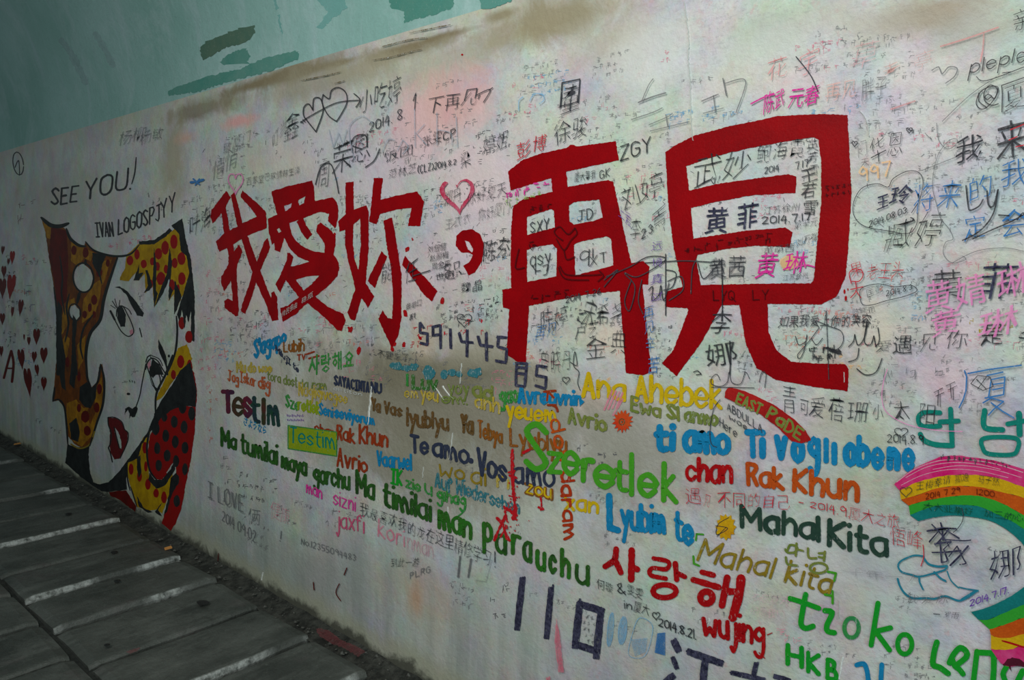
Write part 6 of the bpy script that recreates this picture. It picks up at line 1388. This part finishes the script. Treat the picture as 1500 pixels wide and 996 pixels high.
for P, w, l in (([(544,566),(543,580),(541,600),(539,622)], 1.5, 'broad white drip left of the brown words'), ([(676,532),(675,548),(674,562)], .9, 'thin white drip in the smeared patch'), ([(663,634),(661,650),(658,673)], .9, 'white drip crossing the navy phrase'), ([(512,705),(511,725),(510,742)], .7, 'thin drip near the orange red word'),
                ([(656,742),(655,756)], 1.0, 'short bright drip by the teal long word'), ([(1132,770),(1133,785)], 1.4, 'bright drip on the blackish green word'), ([(1234,962),(1231,980),(1228,995)], 2.0, 'wide white drip at the bottom edge right of the green capitals'), ([(385,838),(383,850)], 1.0, 'short white drip low on the wall, left'),
                ([(1038,905),(1038,915)], 1.2, 'bright drip on the bold red lower case word'), ([(620,684),(619,700)], .7, 'thin drip above the dark green line'), ([(1230,880),(1229,905)], .6, 'hairline drip above the blue bottom letter'), ([(718,470),(719,490)], .6, 'hairline drip under the gate leg'), ([(1216,700),(1216,712)], .6, 'tiny drip on the orange bold word'), ([(648,565),(656,577),(664,584)], 1.4, 'slanted pale scratch in the smeared patch'), ([(636,565),(644,577),(650,586)], 1.2, 'second slanted pale scratch in the smeared patch'), ([(1236,545),(1237,560)], 1.0, 'pale drip on the red foot')):
    ridge(P, w, 'paint_drip', l, PL, 'drip', .003)
for P, w, l in (([(320,810),(319,822)], 1.0, 'left'), ([(459,853),(460,864)], 1.6, 'middle'), ([(497,855),(492,868),(499,880)], 1.4, 'right'), ([(508,832),(504,842)], 1.6, 'upper')):
    tag(Ink().line(P, w).make('red_spatter', DRED), 'dark red spatter low on the wall, ' + l + ' one', 'paint splash')
tag(Ink().fill([(815,905),(820,930),(826,985),(818,985),(812,940)]).fill([(800,993),(806,990),(806,996),(800,998)]).make('red_smear', paint((.75,.12,.2),(.8,.3,.35),.5,.7)), 'faint red smear near the bottom centre', 'paint splash', kind='stuff')
# gum and litter on the slabs
gmm, gnt2, gb2 = mat('old_gum'); gb2.inputs['Base Color'].default_value = (.012, .012, .012, 1); gb2.inputs['Roughness'].default_value = .5
def gum(x, y, r, label):
    c = on_floor((x, y), .010); v = [(c.x, c.y, c.z + .004)]; n = 12; f = []
    for k in range(n):
        a = 6.283 * k / n; q = r * random.uniform(.8, 1.15); v.append((c.x + q * math.cos(a), c.y + q * 1.25 * math.sin(a), c.z - .002))
    for k in range(n): f.append((0, 1 + k, 1 + (k + 1) % n))
    tag(link('gum_spot', v, f, gmm, smooth=True), label, 'gum', 'gum spots on the paving')
for x, y, r, l in ((297,882,.026,'largest black gum spot, on the slab near the bottom edge'), (172,850,.015,'dark gum spot on the middle slab'), (167,808,.017,'flat dark gum spot nearest the wall'), (100,752,.02,'dark gum spot farthest up the tunnel'), (157,944,.012,'dark gum spot near the left row of slabs')): gum(x, y, r, l)
k = Ink()
k.fill([(462,920),(480,922),(500,938),(520,945),(535,955),(525,962),(505,950),(485,942),(468,932)], rough=1).fill([(184,955),(196,950),(206,948),(200,954),(190,958)], rough=.6)
tag(k.make('red_spill', paint((.22,.05,.06),(.12,.05,.05),.5,.6), lift=0, surface=lambda p, l: on_floor(p, .018)), 'dull red paint spilled on the slab edge by the gutter', 'paint splash', kind='stuff')
c = on_floor((246,802), .014); lm = paint((.75,.34,.10), (.6,.25,.08), 0)
tag(link('litter_scrap', [(c.x - .02, c.y - .008, c.z - .003), (c.x + .018, c.y - .012, c.z), (c.x + .02, c.y + .006, c.z + .004), (c.x - .016, c.y + .01, c.z + .001), (c.x - .02, c.y - .008, c.z - .008), (c.x + .018, c.y - .012, c.z - .006), (c.x + .02, c.y + .006, c.z - .006), (c.x - .016, c.y + .01, c.z - .006)], [(0, 1, 2, 3), (0, 4, 5, 1), (1, 5, 6, 2), (2, 6, 7, 3), (3, 7, 4, 0)], lm), 'small orange scrap of litter beside the gutter', 'litter')
c = on_floor((25,650), .014)
tag(link('litter_scrap', [(c.x - .03, c.y - .02, c.z - .003), (c.x + .028, c.y - .022, c.z), (c.x + .03, c.y + .016, c.z + .006), (c.x - .016, c.y + .02, c.z + .001)], [(0, 1, 2, 3)], lm), 'small orange scrap of litter at the far left of the gutter', 'litter')
